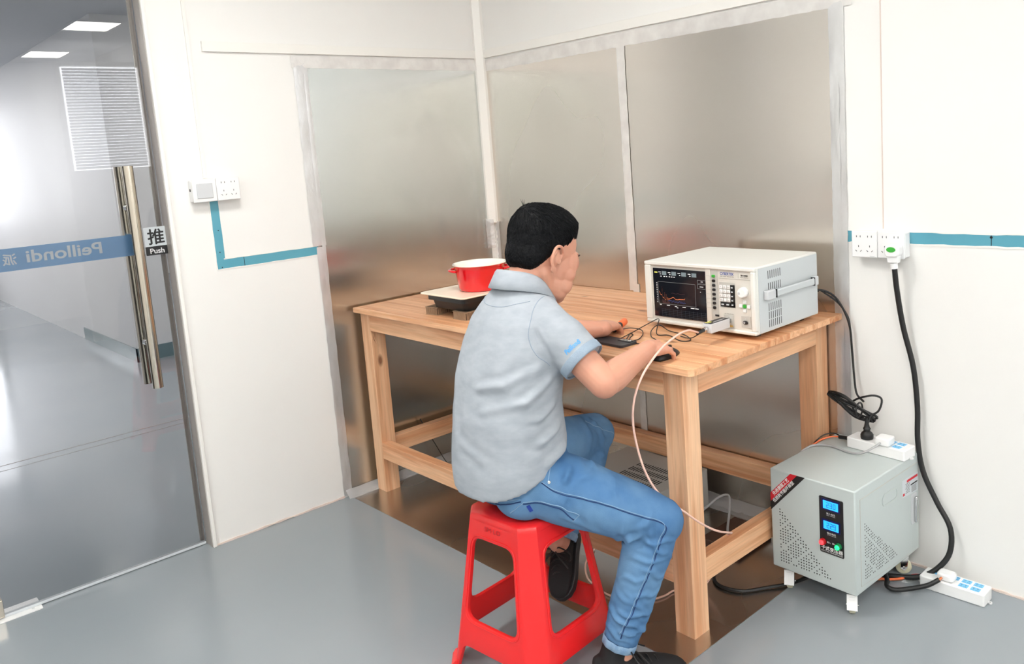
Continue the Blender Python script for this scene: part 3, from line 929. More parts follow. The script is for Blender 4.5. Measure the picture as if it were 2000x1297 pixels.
# keypad
kp = obj('keypad', ab(.304, .362, .0045, .0062, .079, .1585), 'instr_strip', IN)
obj('keypad_base', ab(.3455, .3615, .0035, .0047, .081, .152), 'black_pl', kp)
obj('keypad_base', ab(.307, .3615, .0035, .0047, .081, .0955), 'black_pl', kp)
for i in range(4):
    for j in range(3):
        kb = obj('key', ab(.3055+j*.0142, .3055+j*.0142+.0112, .0012, .0046, .139-i*.0137, .139-i*.0137+.0105), 'white_pl', kp, bev=.0012)
lab = MB()
n_ = 0
for i, row in enumerate(('789', '456', '123', '0.-')):
    for j, ch in enumerate(row):
        put_text(lab, ch, P(.3095+j*.0142, .0011, .142-i*.0137), X, Z, h=.0042 if ch.isdigit() else .001, off=.0001)
obj('key_digits', lab, 'black_ink', kp)
for i in range(5):
    obj('key', ab(.3475, .3592, .0008, .0036, .1395-i*.0137, .1395-i*.0137+.0098), 'black_pl', kp, bev=.0012)
for j in range(2):
    obj('key', ab(.3085+j*.019, .3255+j*.019, .0008, .0036, .0845, .0935), 'black_pl', kp, bev=.0012)
km = MB()
for i in range(5): km.quad(P(.35, .0006, .1422-i*.0137), P(.3565, .0006, .1422-i*.0137), P(.3565, .0006, .146-i*.0137), P(.35, .0006, .146-i*.0137))
for j in range(2): km.quad(P(.3115+j*.019, .0006, .087), P(.3215+j*.019, .0006, .087), P(.3215+j*.019, .0006, .091), P(.3115+j*.019, .0006, .091))
obj('key_marks', km, 'sign_w', kp)
# logo and plate
lg = MB(); put_text(lg, 'CYBERTEK', P(.308, .0055, .1815), X, Z, w=.052, h=.009, bold=.02)
obj('maker_name', lg, 'blue_ink', IN)
lg = MB(); put_text(lg, 'EMI TEST RECEIVER', P(.308, .0055, .1758), X, Z, w=.052, h=.003)
put_text(lg, 'EM 5080B', P(.385, .0055, .1815), X, Z, w=.025, h=.0052, bold=.03)
put_text(lg, '9kHz-300MHz', P(.383, .0055, .1768), X, Z, w=.029, h=.0026)
put_text(lg, 'RF INPUT 50Ω', P(.32, .0055, .0575), X, Z, w=.034, h=.0024)
obj('panel_print', lg, 'black_ink', IN)
obj('panel_rule', ab(.304, .418, .0045, .0062, .1712, .1722).box(ax0+.3755, ax0+.3762, ay0+.0045, ay0+.0062, az0+.175, az0+.191), 'instr_strip', IN)
kb = MB().lathe([(.0, .0), (.0158, 0), (.0162, .003), (.015, .014), (.0135, .018), (0, .018)], P(.395, .006, .133), 36, -Y)
kno = obj('tuning_knob', kb, 'white_pl', IN)
obj('finger_dimple', MB().lathe([(0, 0), (.004, .0003), (.0045, .0008)], P(.388, -.0122, .131), 16, -Y), 'grey_pl', kno)
for dx, dz, c in ((0, 0, 'green'), (-.0145, 0, 'white_pl'), (.0145, 0, 'white_pl'), (0, .0135, 'white_pl'), (0, -.0135, 'white_pl')):
    a = obj('arrow_key', ab(.3965+dx-.0055, .3965+dx+.0055, .001, .0062, .0885+dz-.0052, .0885+dz+.0052), c, IN, bev=.0012)
    if c == 'green': a['label'] = 'green enter key'
obj('data_port', ab(.2845, .298, .003, .0062, .047, .0525), 'dark', IN)
obj('connector_plate', ab(.317, .354, .004, .0062, .016, .0555), 'instr_strip', IN)
obj('warning_mark', ab(.326, .35, .0034, .0042, .018, .0235), mat('ochre_print', (206, 170, 90), .5), IN)
pw = obj('power_panel', ab(.382, .416, .004, .0062, .0215, .0575), 'instr_strip', IN)
obj('power_button', MB().prism(rrect(.3895, .4065, .0325, .0435, .005), P(0, .004, 0), X, Z, -Y, 0, .004), 'black_pl', pw, bev=.001)
obj('button_mark', MB().lathe([(.0018, 0), (.0028, 0), (.0028, .0004), (.0018, .0004), (.0018, 0)], P(.3955, -.0002, .038), 16, -Y), 'white_ink', pw)
obj('indicator', MB().cyl(P(.3985, .004, .0495), P(.3985, .0032, .0495), .0012, n=10), 'scr_white', pw)
co = MB(); co.cyl(P(.336, .006, .038), P(.336, -.014, .038), .0078, n=28); co.cyl(P(.336, .004, .038), P(.336, -.002, .038), .0115, n=6)
obj('coax_connector', co, 'chrome', IN)
# side: handle and vents
XS = AW+.0012
vt = MB()
for z0, z1 in ((.163, .195), (.121, .151), (.061, .091), (.0, 0), (-.006+.015, .035)):
    if z1-z0 < .01: continue
zr = [(.166, .194), (.124, .152), (.063, .09), (.038, .06), (.012, .034)]
zr = [(.167, .192), (.13, .154), (.066, .09), (.04, .063), (.014, .037)]
for z0, z1 in zr:
    vt = MB()
    for k in range(7):
        y = .071+k*.0112
        vt.box(ax0+XS-.0004, ax0+XS+.0003, ay0+y, ay0+y+.0028, az0+z0, az0+z1)
    obj('side_vent', vt, 'dark', IN)

hb = MB()
hb.box(ax0+XS+.010, ax0+XS+.018, ay0+.09, ay0+.325, az0+.108, az0+.131)
hdl = obj('side_handle', hb, 'instr_side', IN, bev=.004)
he = MB()
for y0, y1 in ((.044, .091), (.32, .348)):
    he.box(ax0+XS-.0005, ax0+XS+.016, ay0+y0, ay0+y1, az0+.1035, az0+.134)
obj('handle_end', he, 'grey_pl', hdl, bev=.004)
obj('handle_gap', MB().box(ax0+XS+.004, ax0+XS+.0185, ay0+.0905, ay0+.093, az0+.1065, az0+.1325), 'dark', hdl)
obj('handle_gap', MB().box(ax0+XS+.004, ax0+XS+.0185, ay0+.3165, ay0+.3195, az0+.106, az0+.133), 'dark', hdl)
for x in (.04, AW-.06):
    for y in (.05, AD-.06):
        obj('foot', MB().box(ax0+x, ax0+x+.03, ay0+y, ay0+y+.02, HT, az0+.002), 'black_pl', IN)
# limiter box screwed on the connector
LM = thing('pulse_limiter', 'small silver metal box with a dark top screwed onto the receiver input', 'adapter', (1.725, -.55, .88))
lz = az0+.038
bx = MB().box(1.718, 1.75, -.586, -.49, lz-.017, lz+.012)
obj('body', bx, 'grey_pl', LM, bev=.0015)
obj('top_label', MB().box(1.72, 1.748, -.584, -.492, lz+.012, lz+.0128), 'black_pl', LM)
obj('label_stripe', MB().box(1.721, 1.725, -.58, -.555, lz+.0128, lz+.0132).box(1.73, 1.733, -.58, -.56, lz+.0128, lz+.0132), 'scr_yellow', LM)
obj('label_print', MB().box(1.735, 1.737, -.556, -.50, lz+.0128, lz+.0131).box(1.74, 1.7415, -.565, -.515, lz+.0128, lz+.0131), 'grey_pl', LM)
nn = MB().cyl((1.734, -.586, lz-.004), (1.734, -.606, lz-.004), .0075, n=24).cyl((1.734, -.592, lz-.004), (1.734, -.598, lz-.004), .0095, n=6)
obj('connector', nn, 'chrome', LM)
# pink coax down to the floor
cx = thing('coax_cable', 'pale pink coax cable from the silver box down behind the table rail', 'cable', (1.734, -.62, HT))
obj('boot', MB().tube([(1.734, -.604, lz-.004), (1.734, -.636, lz-.008)], .0055, 12, smooth=False), 'black_pl', cx)
cable_pts = [(1.734, -.628, lz-.007), (1.745, -.665, .895), (1.766, -.72, .912), (1.784, -.794, .914), (1.803, -.89, .897), (1.805, -.965, .85), (1.797, -.997, .791), (1.784, -.996, .724), (1.782, -.984, .648), (1.797, -.97, .567), (1.821, -.942, .5), (1.849, -.893, .45), (1.859, -.822, .386), (1.851, -.738, .328), (1.835, -.653, .284), (1.80, -.6, .25), (1.75, -.57, .2), (1.7, -.56, .08), (1.66, -.58, .015), (1.6, -.643, .008), (1.594, -.69, .008), (1.567, -.74, .008), (1.47, -.80, .008), (1.36, -.785, .008), (1.296, -.75, .008), (1.238, -.69, .008), (1.2, -.61, .008)]
obj('cable', MB().tube(cable_pts, .0031, 10), 'pink', cx)

# ================================================================== HOB, POT, CARD BLOCKS
zt = .93
HB = thing('induction_hob', 'portable induction hob with a cream top and black base raised on card blocks', 'hob', (.62, -.61, HT))
hbp = MB().prism(rrect(.474, .766, -.786, -.43, .02), (0, 0, 0), X, Y, Z, zt-.006, zt)
obj('glass_top', hbp, 'cream', HB, bev=.002)
bb = MB()
r1 = rrect(.495, .745, -.765, -.455, .02); r2 = rrect(.508, .732, -.752, -.468, .02); r3 = rrect(.515, .725, -.745, -.475, .02)
bb.loft([[(a, b, zt-.006) for a, b in r1], [(a, b, zt-.028) for a, b in r1], [(a, b, zt-.030) for a, b in r2], [(a, b, zt-.062) for a, b in r3]])
obj('base', bb, 'black_pl', HB)
def card(x, y, rz, sx, sy, label):
    t = thing('card_block', label, 'cardboard block', (x, y, HT), rz)
    zz = zt-.062-HT
    a = MB().box(0, sx, 0, sy, 0, .0025).box(0, sx, 0, sy, zz-.0025, zz)
    rr = random.Random(int(x*1000))
    n = int(sx/.0055)
    pts = []
    for i in range(1, n):
        xx = sx*i/n
        a.obox((xx, sy/2, zz/2), X+Z*(.25 if i % 2 else -.25)*0, Y, Z, .0009, sy/2, zz/2)
    for i in range(1, int(sy/.006)):
        yy = sy*i/int(sy/.006)
        a.obox((sx/2, yy, zz/2), X, Y, Z, sx/2, .0009, zz/2-.002)
    obj('card_layers', a, 'card', t, local=True)
    b = MB().box(.0015, sx-.0015, .0025, sy-.0025, .0028, zz-.0028)
    obj('hollow_core', b, 'card_dark', t, local=True)
card(.474, -.762, .15, .07, .12, 'brown corrugated card block under the left end of the hob')
card(.655, -.758, .0, .085, .12, 'brown corrugated card block under the hob beside the seated person')
card(.60, -.56, .1, .09, .09, 'brown corrugated card block under the rear of the hob')
# pot
pt = thing('red_pot', 'red enamel casserole pot with a cream rim standing on the induction hob', 'pot', (.655, -.61, zt))
pr = MB().lathe([(.0, .0), (.078, .0), (.086, .004), (.0895, .014), (.0975, .085), (.101, .098), (.106, .1015), (.107, .104), (.1055, .1055), (.1025, .1045)], (.655, -.61, zt), 64)
obj('pot_body', pr, 'red_en', pt, smooth=2)
pr = MB().lathe([(.1065, .1022), (.1078, .104), (.106, .1062), (.1015, .105), (.0985, .098), (.094, .085), (.086, .016), (.08, .009), (0, .008)], (.655, -.61, zt), 64)
obj('cream_lining', pr, 'cream_en', pt, smooth=2)
for sgn, a in ((1, math.radians(232)), (1, math.radians(52))):
    ca, sa = math.cos(a), math.sin(a)
    def hp(r, t, z): return (.655+ca*r-sa*t, -.61+sa*r+ca*t, zt+z)
    hh = MB().tube([hp(.092, -.045, .08), hp(.108, -.036, .082), hp(.118, -.015, .083), hp(.118, .015, .083), hp(.108, .036, .082), hp(.092, .045, .08)], .0062, 12, flat=.8)
    obj('handle', hh, 'red_en', pt)

# ================================================================== THINGS ON THE TABLE
ph = thing('smartphone', 'dark grey smartphone lying face down on the table beside the sleeve', 'phone', (1.46, -.72, HT), math.radians(-3))
o1 = MB().prism(rrect(-.078, .078, -.037, .037, .009), (0, 0, 0), X, Y, Z, .0, .0085)
obj('body', o1, mat('phone_back', (52, 52, 56), .45), ph, local=True, bev=.0015)
cbm = obj('camera_bump', MB().prism(rrect(.014, .07, .006, .03, .007), (0, 0, 0), X, Y, Z, .0085, .0105), 'black_pl', ph, local=True, bev=.0006)
for u in (.026, .043, .06):
    obj('camera_lens', MB().lathe([(.0, .0), (.0065, 0), (.0065, .001), (.0055, .0012), (0, .0011)], (u, .018, .0105), 20), 'chrome', cbm, local=True)
ms = thing('computer_mouse', 'black computer mouse under the right hand', 'mouse', (1.712, -.765, HT), math.radians(8))
mm = MB()
rings = []
for i in range(9):
    t = i/8; y = -.055+.11*t
    wv = .03*(math.sin(PI*(.08+.84*t)))**.35; hv = .034*(math.sin(PI*(.1+.8*t)))**.7*(1.1-.35*t)
    rings.append([(wv*math.cos(a)*1.0, y, max(0.001, hv*math.sin(a)) if math.sin(a) > 0 else 0.0005) for a in [2*PI*k/20 for k in range(20)]])
mm.loft(rings)
mo = obj('body', mm, 'black_pl', ms, local=True, smooth=2)
obj('scroll_wheel', MB().tube([(-.0035, .03, .0225), (.0035, .03, .0225)], .007, 14, smooth=False), 'black_rub', ms, local=True)
wz = HT+.003
wi = thing('black_wire', 'thin black wire tangled on the table in front of the receiver', 'wire', (1.5, -.6, HT))
obj('wire', MB().tube([(1.345, -.585, .852), (1.375, -.64, .843), (1.39, -.675, wz), (1.42, -.69, wz), (1.44, -.70, wz), (1.45, -.725, wz), (1.45, -.67, wz), (1.44, -.6, wz+.004), (1.43, -.52, wz+.012), (1.46, -.46-.03, wz+.03), (1.49, -.53, wz+.02), (1.52, -.57, wz), (1.56, -.56, wz), (1.64, -.60, wz), (1.66, -.575, wz), (1.60, -.53, wz), (1.53, -.52, wz+.003), (1.47, -.50, wz+.012), (1.48, -.55, wz+.006), (1.52, -.6, wz), (1.57, -.63, wz)], .0016, 8), 'black_rub', wi)
obj('wire', MB().tube([(1.39, -.60, wz+.008), (1.41, -.575, wz+.01), (1.45, -.57, wz+.008), (1.485, -.60, wz+.004), (1.51, -.65, wz), (1.50, -.68, wz), (1.47, -.645, wz), (1.455, -.615, wz), (1.43, -.6, wz), (1.45, -.63, wz+.001), (1.475, -.67, wz), (1.49, -.70, wz), (1.53, -.695, wz), (1.6, -.7, wz)], .0016, 8), 'black_rub', wi)
obj('wire', MB().tube([(1.60, -.55, wz), (1.65, -.57, wz+.004), (1.70, -.60, .862), (1.722, -.588, lz-.004)], .0016, 8), 'black_rub', wi)
pn = thing('probe', 'small black tool with an orange end held in the left hand', 'tool', (1.352, -.57, HT))
obj('body', MB().tube([(1.372, -.615, HT+.012), (1.357, -.565, HT+.018)], .0105, 18, smooth=False, round_caps=True), 'black_pl', pn)
obj('orange_end', MB().tube([(1.357, -.565, HT+.018), (1.349, -.54, HT+.021)], .0125, 18, smooth=False, round_caps=True), 'orange', pn)

# ================================================================== UNDER THE TABLE
bxm = thing('metal_box', 'grey vented metal box on the floor under the table', 'equipment box', (1.2, -.3, 0))
obj('housing', MB().box(1.0, 1.42, -.5, -.08, .01, .17), mottled(mat('box_paint', (178, 178, 174), .45), (170, 170, 166), 6, .4), bxm, bev=.003)
v = MB()
for r in range(5):
    for k in range(16):
        x = 1.17+k*.0125; y = -.42+r*.05
        v.box(x, x+.005, y, y+.034, .1702, .1706)
obj('top_vents', v, 'dark', bxm)
obj('front_panel', MB().box(.995, 1.425, -.512, -.5, .008, .172), 'grey_pl', bxm, bev=.001)
obj('grip', MB().box(1.43, 1.442, -.50, -.47, .128, .158).box(1.425, 1.431, -.505, -.465, .125, .161), 'sign_w', bxm, bev=.002)
obj('grip', MB().box(1.43, 1.442, -.50, -.47, .02, .05).box(1.425, 1.431, -.505, -.465, .017, .053), 'sign_w', bxm, bev=.002)
for x in (1.04, 1.36):
    for y in (-.46, -.14):
        obj('foot', MB().cyl((x, y, .0022), (x, y, .011), .012, n=16), 'black_pl', bxm)
bxm.location = (1.1, -.3, 0)
bd = obj('wood_board', MB().box(1.47, 1.63, -.33, -.12, .0025, .03), 'board', smooth=False, bev=.002)
tag(bd, 'small dark brown board on the floor between the box and the table rail', 'board')
gc = thing('grey_lead', 'light grey cable looping out of the vented box under the table', 'cable', (1.5, -.3, 0))
obj('cable', MB().tube([(1.325, -.36, .07), (1.40, -.32, .07), (1.46, -.29, .12), (1.49, -.24, .155), (1.505, -.2, .15), (1.52, -.22, .1), (1.545, -.27, .06), (1.57, -.3, .034)], .0045, 10), 'grey_cable', gc)
bc = thing('black_lead', 'black cable lying across the floor sheet from the table to the grey cabinet', 'cable', (1.7, -.45, 0))
obj('cable', MB().tube([(1.60, -.42, .009), (1.65, -.5, .009), (1.70, -.53, .009), (1.77, -.51, .009), (1.82, -.44, .009), (1.87, -.36, .01), (1.9, -.25, .012), (1.95, -.2, .03), (1.97, -.19, .075)], .0055, 10), 'black_rub', bc)
yg = thing('ground_wire', 'thin yellow and green wire hanging below the left table rail', 'wire', (.2, -.4, 0))
obj('cable', MB().tube([(.11, -.12, .30), (.16, -.16, .28), (.22, -.25, .21), (.27, -.33, .14), (.31, -.4, .085), (.35, -.44, .06), (.42, -.42, .075), (.44, -.34, .13)], .0024, 8), 'ygreen', yg)
obj('cable', MB().tube([(.02, -.55, .25), (.05, -.5, .12), (.075, -.46, .02), (.11, -.44, .006)], .002, 8), 'black_rub', yg)

# ================================================================== TRANSFORMER CABINET
CW, CD, CH, CZ = .2917, .4007, .3293, .08
TC = thing('transformer_cabinet', 'light grey steel cabinet on castors with two blue number displays beside the table', 'transformer', (1.8265, -.4165, 0), -.0356)
def lb(x0, x1, y0, y1, z0, z1, m=None): return (m or MB()).box(x0, x1, y0, y1, CZ+z0, CZ+z1)
obj('body', lb(0, CW, 0, CD, 0, CH), 'cab', TC, bev=.004, local=True)
# side door with its groove, slot, latch
dr = MB().prism([(.028, .022), (CD-.01, .006), (CD-.01, CH-.03), (.028, CH-.034)], (CW, 0, CZ), Y, Z, X, -.002, .0012)
side_door = obj('side_door', dr, 'cab', TC, bev=.0008, local=True)
gv = MB()
pl = [(.028, .022), (CD-.01, .006), (CD-.01, CH-.03), (.028, CH-.034)]
for a, b in zip(pl, pl[1:]+pl[:1]):
    a3, b3 = Vector((CW+.0004, a[0], CZ+a[1])), Vector((CW+.0004, b[0], CZ+b[1]))
    gv.tube([a3, b3], .0011, 6, smooth=False)
obj('door_gap', gv, 'instr_strip', TC, local=True)
hl = MB()
def ov(y, z, ly, lz, r, n=6): return rrect(y-ly/2, y+ly/2, z-lz/2, z+lz/2, r, n)
o_ = ov(.205, CZ+.245, .098, .042, .0205); i_ = ov(.205, CZ+.245, .086, .030, .0148)
hl.loft([[(CW+.0008, a, b) for a, b in o_], [(CW+.0032, a, b) for a, b in o_], [(CW+.0032, a, b) for a, b in i_], [(CW-.012, a, b) for a, b in i_]], caps=False)
hl.prism(i_, (0, 0, 0), Y, Z, X, CW+.0013, CW+.0016)
obj('hand_slot', hl, 'cab', side_door, local=True)
lt = obj('latch', MB().prism(rrect(.341, .377, CZ+.103, CZ+.203, .004), (0, 0, 0), Y, Z, X, CW+.001, CW+.004), 'grey_pl', side_door, local=True)
obj('latch_lever', MB().tube([(CW+.008, .36, CZ+.112), (CW+.01, .36, CZ+.19)], .0058, 14, smooth=False, round_caps=True), 'chrome', lt, local=True)
st_ = obj('rating_label', MB().prism([(.285, CZ+.212), (.388, CZ+.205), (.388, CZ+.268), (.285, CZ+.268)], (0, 0, 0), Y, Z, X, CW+.001, CW+.0018), 'sign_w', side_door, local=True)
q = MB()
q.box(CW+.0018, CW+.0021, .315, .386, CZ+.254, CZ+.262); q.box(CW+.0018, CW+.0021, .288, .3, CZ+.216, CZ+.224)
obj('label_band', q, 'red_ink', st_, local=True)
q = MB().box(CW+.0018, CW+.0021, .34, .385, CZ+.236, CZ+.2405)
for k in range(7):
    q.box(CW+.0018, CW+.0021, .305+.002*(k % 3), .333, CZ+.22+k*.005, CZ+.2212+k*.005)
    q.box(CW+.0018, CW+.0021, .345, .38-.004*(k % 2), CZ+.212+k*.0032, CZ+.2128+k*.0032)
obj('label_lines', q, 'black_ink', st_, local=True)
# perforations
def perf(o, U, V, N, W0, mirror=False):
    m = MB()
    o, U, V, N = Vector(o), Vector(U), Vector(V), Vector(N)
    p = .0091
    nx = int(W0/p)
    for i in range(nx+1):
        zt_ = .172*(1-i/(nx+.5))+.021
        for j in range(20):
            z = .027+j*p
            if z > zt_+.008: break
            if (i-j+30) % 8 == 2 or (i+j) % 9 == 7: continue
            c = o+U*(i*p)+V*z
            r = .0023
            m.add([c+N*.0003+U*r*math.cos(a)+V*r*math.sin(a) for a in [2*PI*k/8 for k in range(8)]], [tuple(range(8))])
    return m
obj('perforations', perf((.033, 0, CZ), X, Z, -Y, .178), 'dark', TC, local=True, smooth=False)
obj('perforations', perf((CW+.0012, .052, CZ+.012), Y, Z, X, .192), 'dark', side_door, local=True, smooth=False)
# corner stripe
q = MB().prism([(0, .218), (0, .2465), (.075, .3285), (.099, .3285)], (0, 0, CZ), X, Z, -Y, .0002, .0008)
rs = obj('corner_stripe', q, 'red_ink', TC, local=True, smooth=False)
rs['label'] = 'diagonal red stripe with white characters'
q = MB().prism([(0, .189), (0, .218), (.099, .3285), (.127, .3285)], (0, 0, CZ), X, Z, -Y, .0002, .0008)
ks = obj('corner_stripe', q, 'black_ink', TC, local=True, smooth=False)
ks['label'] = 'diagonal black stripe with white characters'
dU = Vector((.1, 0, .1115)).normalized(); dV = Vector((-dU.z, 0, dU.x))
q = MB(); put_text(q, '先进德国工艺', Vector((.012, 0, CZ+.0+.2375))+dU*.004, dU, dV, w=.085, h=.0125, bold=-.025, off=.0012)
obj('stripe_text', q, 'white_ink', rs, local=True)
q = MB(); put_text(q, '低损耗节能环保型', Vector((.015, 0, CZ+.2165))+dU*.0, dU, dV, w=.112, h=.0125, bold=-.025, off=.0012)
obj('stripe_text', q, 'white_ink', ks, local=True)
# display panel
dp = obj('display_panel', MB().prism(rrect(.175, .254, .108, .288, .004), (0, 0, CZ), X, Z, -Y, 0, .002), 'black_ink', TC, local=True)
for z0, s in ((.252, '230'), (.187, '229')):
    a = obj('lcd_window', MB().prism(rrect(.183, .244, z0-.005, z0+.031, .002), (0, 0, CZ), X, Z, -Y, .002, .0032), 'lcdrim', dp, local=True)
    obj('lcd', MB().prism(rrect(.189, .239, z0, z0+.0255, .0008), (0, 0, CZ), X, Z, -Y, .0032, .0036), 'lcd', a, local=True)
    obj('digits', seg7(MB(), s, (.2, 0, CZ+z0+.0045), X, Z, .0082, .0165, .0039), 'lcdtxt', a, local=True)
q = MB()
put_text(q, '输入电压', (.199, 0, CZ+.2345), X, Z, w=.029, h=.006, off=.0024)
put_text(q, 'INPUT VOLTAGE', (.199, 0, CZ+.2305), X, Z, w=.029, h=.002, off=.0024)
put_text(q, '输出电压', (.2, 0, CZ+.172), X, Z, w=.029, h=.006, off=.0024)
put_text(q, 'OUTPUT VOLTAGE', (.2, 0, CZ+.168), X, Z, w=.029, h=.002, off=.0024)
put_text(q, '输入', (.199, 0, CZ+.142), X, Z, w=.012, h=.006, off=.0024)
put_text(q, '输出', (.2165, 0, CZ+.142), X, Z, w=.011, h=.006, off=.0024)
put_text(q, '干式变压器', (.179, 0, CZ+.1185), X, Z, w=.072, h=.0125, bold=-.025, off=.0024)
put_text(q, 'DRY-TYPE TRANSFORMER', (.179, 0, CZ+.112), X, Z, w=.072, h=.0042, off=.0024)
obj('panel_lettering', q, 'white_ink', dp, local=True)
for x, c1, c2 in ((.186, 'redbtn', 'redlamp'), (.238, 'greenbtn', 'greenlamp')):
    a = obj('indicator_lamp', MB().lathe([(0, .002), (.0105, .002), (.0105, .009), (.0085, .0125), (.0078, .0125), (.0078, .011), (0, .011)], (x, 0, CZ+.143), 28, -Y), c1, dp, local=True)
    obj('lamp_lens', MB().lathe([(.0076, .0105), (.0074, .0145), (.005, .0175), (0, .0185)], (x, 0, CZ+.143), 24, -Y), c2, a, local=True)
# castors
def castor(x, y, braked, ang):
    ca, sa = math.cos(ang), math.sin(ang)
    def tr(px, py, pz): return Vector((x+ca*px-sa*py, y+sa*px+ca*py, pz))
    f = MB()
    f.box(x-.02, x+.02, y-.02, y+.02, CZ-.004, CZ)
    f.cyl((x, y, CZ-.004), (x, y, CZ-.014), .014, n=20)
    for s in (-1, 1):
        m2 = MB().prism([(-.012, CZ-.012), (.014, CZ-.012), (.013, .022), (.002, .015), (-.006, .024)], (0, 0, 0), Y, Z, X, -.0012, .0012)
        f.merge(m2, lambda p: tr(p.x+s*.0135, p.y, p.z))
    f.tube([tr(-.0185, .003, .025), tr(.0185, .003, .025)], .0034, 12, smooth=False)
    c = obj('castor', f, 'chrome', TC, local=True)
    obj('wheel', MB().lathe([(0, -.01), (.019, -.01), (.0245, -.007), (.025, 0), (.0245, .007), (.019, .01), (0, .01)], tr(0, .003, .0252), 28, (ca, sa, 0)), 'wheel', c, local=True)
    if braked:
        m2 = MB().prism([(-.017, CZ-.012), (-.024, .05), (-.032, .03), (-.034, .027), (-.030, .024), (-.022, .034), (-.015, .05), (-.012, CZ-.012)], (0, 0, 0), Y, Z, X, -.0155, .0155)
        b_ = MB().merge(m2, lambda p: tr(p.x, p.y, p.z))
        b_.merge(MB().prism([(-.0236, .056), (-.0205, .063), (-.0185, .063), (-.0185, .056)], (0, 0, 0), Y, Z, X, -.0085, .0085), lambda p: tr(p.x, p.y-.001, p.z))
        obj('brake_pedal', b_, 'white_pl', c, local=True, bev=.001)
castor(.038, .035, True, .5); castor(CW-.035, .035, True, .5)
castor(.04, CD-.04, False, .8); castor(CW-.03, CD-.045, False, 2.2)

# ================================================================== POWER STRIPS, PLUGS, CORDS
def sock(m, dk_, x, y, z, s=.0135):
    """one blue five-hole face and its slots, in strip-local coordinates"""
    m.prism(rrect(x-s, x+s, y-s*.8, y+s*.8, .002), (0, 0, 0), X, Y, Z, z, z+.0005)
    for u in (-.006, .006):
        dk_.box(x+u-.0022, x+u-.0012, y+.004, y+.0075, z+.0005, z+.0008)
        dk_.box(x+u+.0012, x+u+.0022, y+.004, y+.0075, z+.0005, z+.0008)
        dk_.box(x+u-.0005, x+u+.0005, y-.001, y+.0022, z+.0005, z+.0008)
        dk_.box(x+u-.0032, x+u-.0012, y-.0062, y-.005, z+.0005, z+.0008)
        dk_.box(x+u+.0012, x+u+.0032, y-.0062, y-.005, z+.0005, z+.0008)
def power_strip(label, loc, rz, L, W, Hh, faces, switch):
    t = thing('power_strip', label, 'power strip', loc, rz)
    b = obj('body', MB().prism(rrect(0, L, 0, W, .006), (0, 0, 0), X, Y, Z, 0.0005, Hh), 'white_pl', t, local=True, bev=.003)
    for x in (-.009, L-.001):
        e = MB().lathe([(.003, 0), (.0065, 0), (.0065, .004), (.003, .004), (.003, 0)], (x if x < 0 else x+.006, W/2, .002), 20, Z)
        obj('mounting_ear', e, 'white_pl', t, local=True)
    for f in faces:
        m, dk_ = MB(), MB()
        sock(m, dk_, f[0], f[1], Hh)
        a = obj('socket_face', m, 'blue_soc', t, local=True)
        obj('pin_hole', dk_, 'dark', a, local=True)
    if switch:
        obj('rocker', MB().prism(rrect(switch[0]-.007, switch[0]+.007, switch[1]-.005, switch[1]+.005, .001), (0, 0, 0), X, Y, Z, Hh, Hh+.003), 'blue_soc', t, local=True, bev=.001)
    return t
CT = CZ+CH
power_strip('white power strip lying on top of the grey cabinet', (1.931, -.118, CT), -.08, .203, .07, .036, [(.135, .05), (.168, .05), (.168, .02), (.135, .02)], None)
power_strip('white power strip with blue sockets lying on the floor beside the grey cabinet', (2.172, -.124, 0), .015, .195, .068, .04, [(.092, .05), (.128, .049), (.163, .049), (.128, .02), (.163, .02)], (.042, .04))
# black instrument lead with its plug and the coiled slack
pcd = thing('power_cable', 'thin black power cord with a coiled bundle running from the receiver to the cabinet strip', 'power cable', (1.84, -.1, HT))
obj('cable', MB().tube([(1.80, -.108, .925), (1.836, -.085, .928), (1.86, -.05, .905), (1.885, -.035, .86), (1.905, -.03, .80), (1.912, -.03, .72), (1.918, -.032, .64), (1.93, -.04, .575), (1.96, -.05, .553)], .0036, 10), 'black_rub', pcd)
obj('cable', MB().tube([(1.836, -.085, .926), (1.87, -.04, .88), (1.895, -.022, .83), (1.903, -.022, .78), (1.909, -.024, .70), (1.915, -.025, .62)], .0032, 10), 'black_rub', pcd)
obj('cord_end', MB().tube([(1.797, -.108, .926), (1.828, -.09, .928)], .006, 12, smooth=False), 'black_pl', pcd)
rr = random.Random(21)
loops = [(1.91, -.06, .555)]
pts = []
A0, B0 = Vector((1.86, -.075, .562)), Vector((2.0, -.07, .505))
for k in range(6):
    j = lambda s: Vector((rr.uniform(-s, s), rr.uniform(-s, s)*.6, rr.uniform(-s, s)))
    mid = (A0+B0)/2
    pts += [A0+j(.014), mid+Vector((-.01, -.018, .030))+j(.012), B0+j(.014), mid+Vector((.01, .014, -.030))+j(.012)]
pts += [(1.93, -.07, .552), (1.99, -.065, .583), (2.026, -.06, .578), (2.022, -.07, .54), (2.0, -.08, .52), (1.995, -.09, .50), (1.992, -.095, .485)]
bnd = obj('coiled_bundle', MB().tube(pts, .0034, 10), 'black_rub', pcd)
obj('twist_tie', MB().tube([(1.955+.004*math.sin(a)*0, -.072+.022*math.cos(a), .53+.024*math.sin(a)) for a in [2*PI*k/12 for k in range(13)]], .003, 8), 'black_pl', pcd)
PX, PY, PZ = 1.992, -.095, CT+.0365
pgm = MB().lathe([(0, 0), (.0195, .0), (.0205, .004), (.0205, .014), (.017, .02), (.011, .025), (.0105, .03), (.0125, .034), (.009, .04), (.0075, .047), (.0065, .052), (.005, .07), (0, .071)], (PX, PY, PZ), 28, Z)
plg = obj('plug', pgm, 'black_rub', pcd)
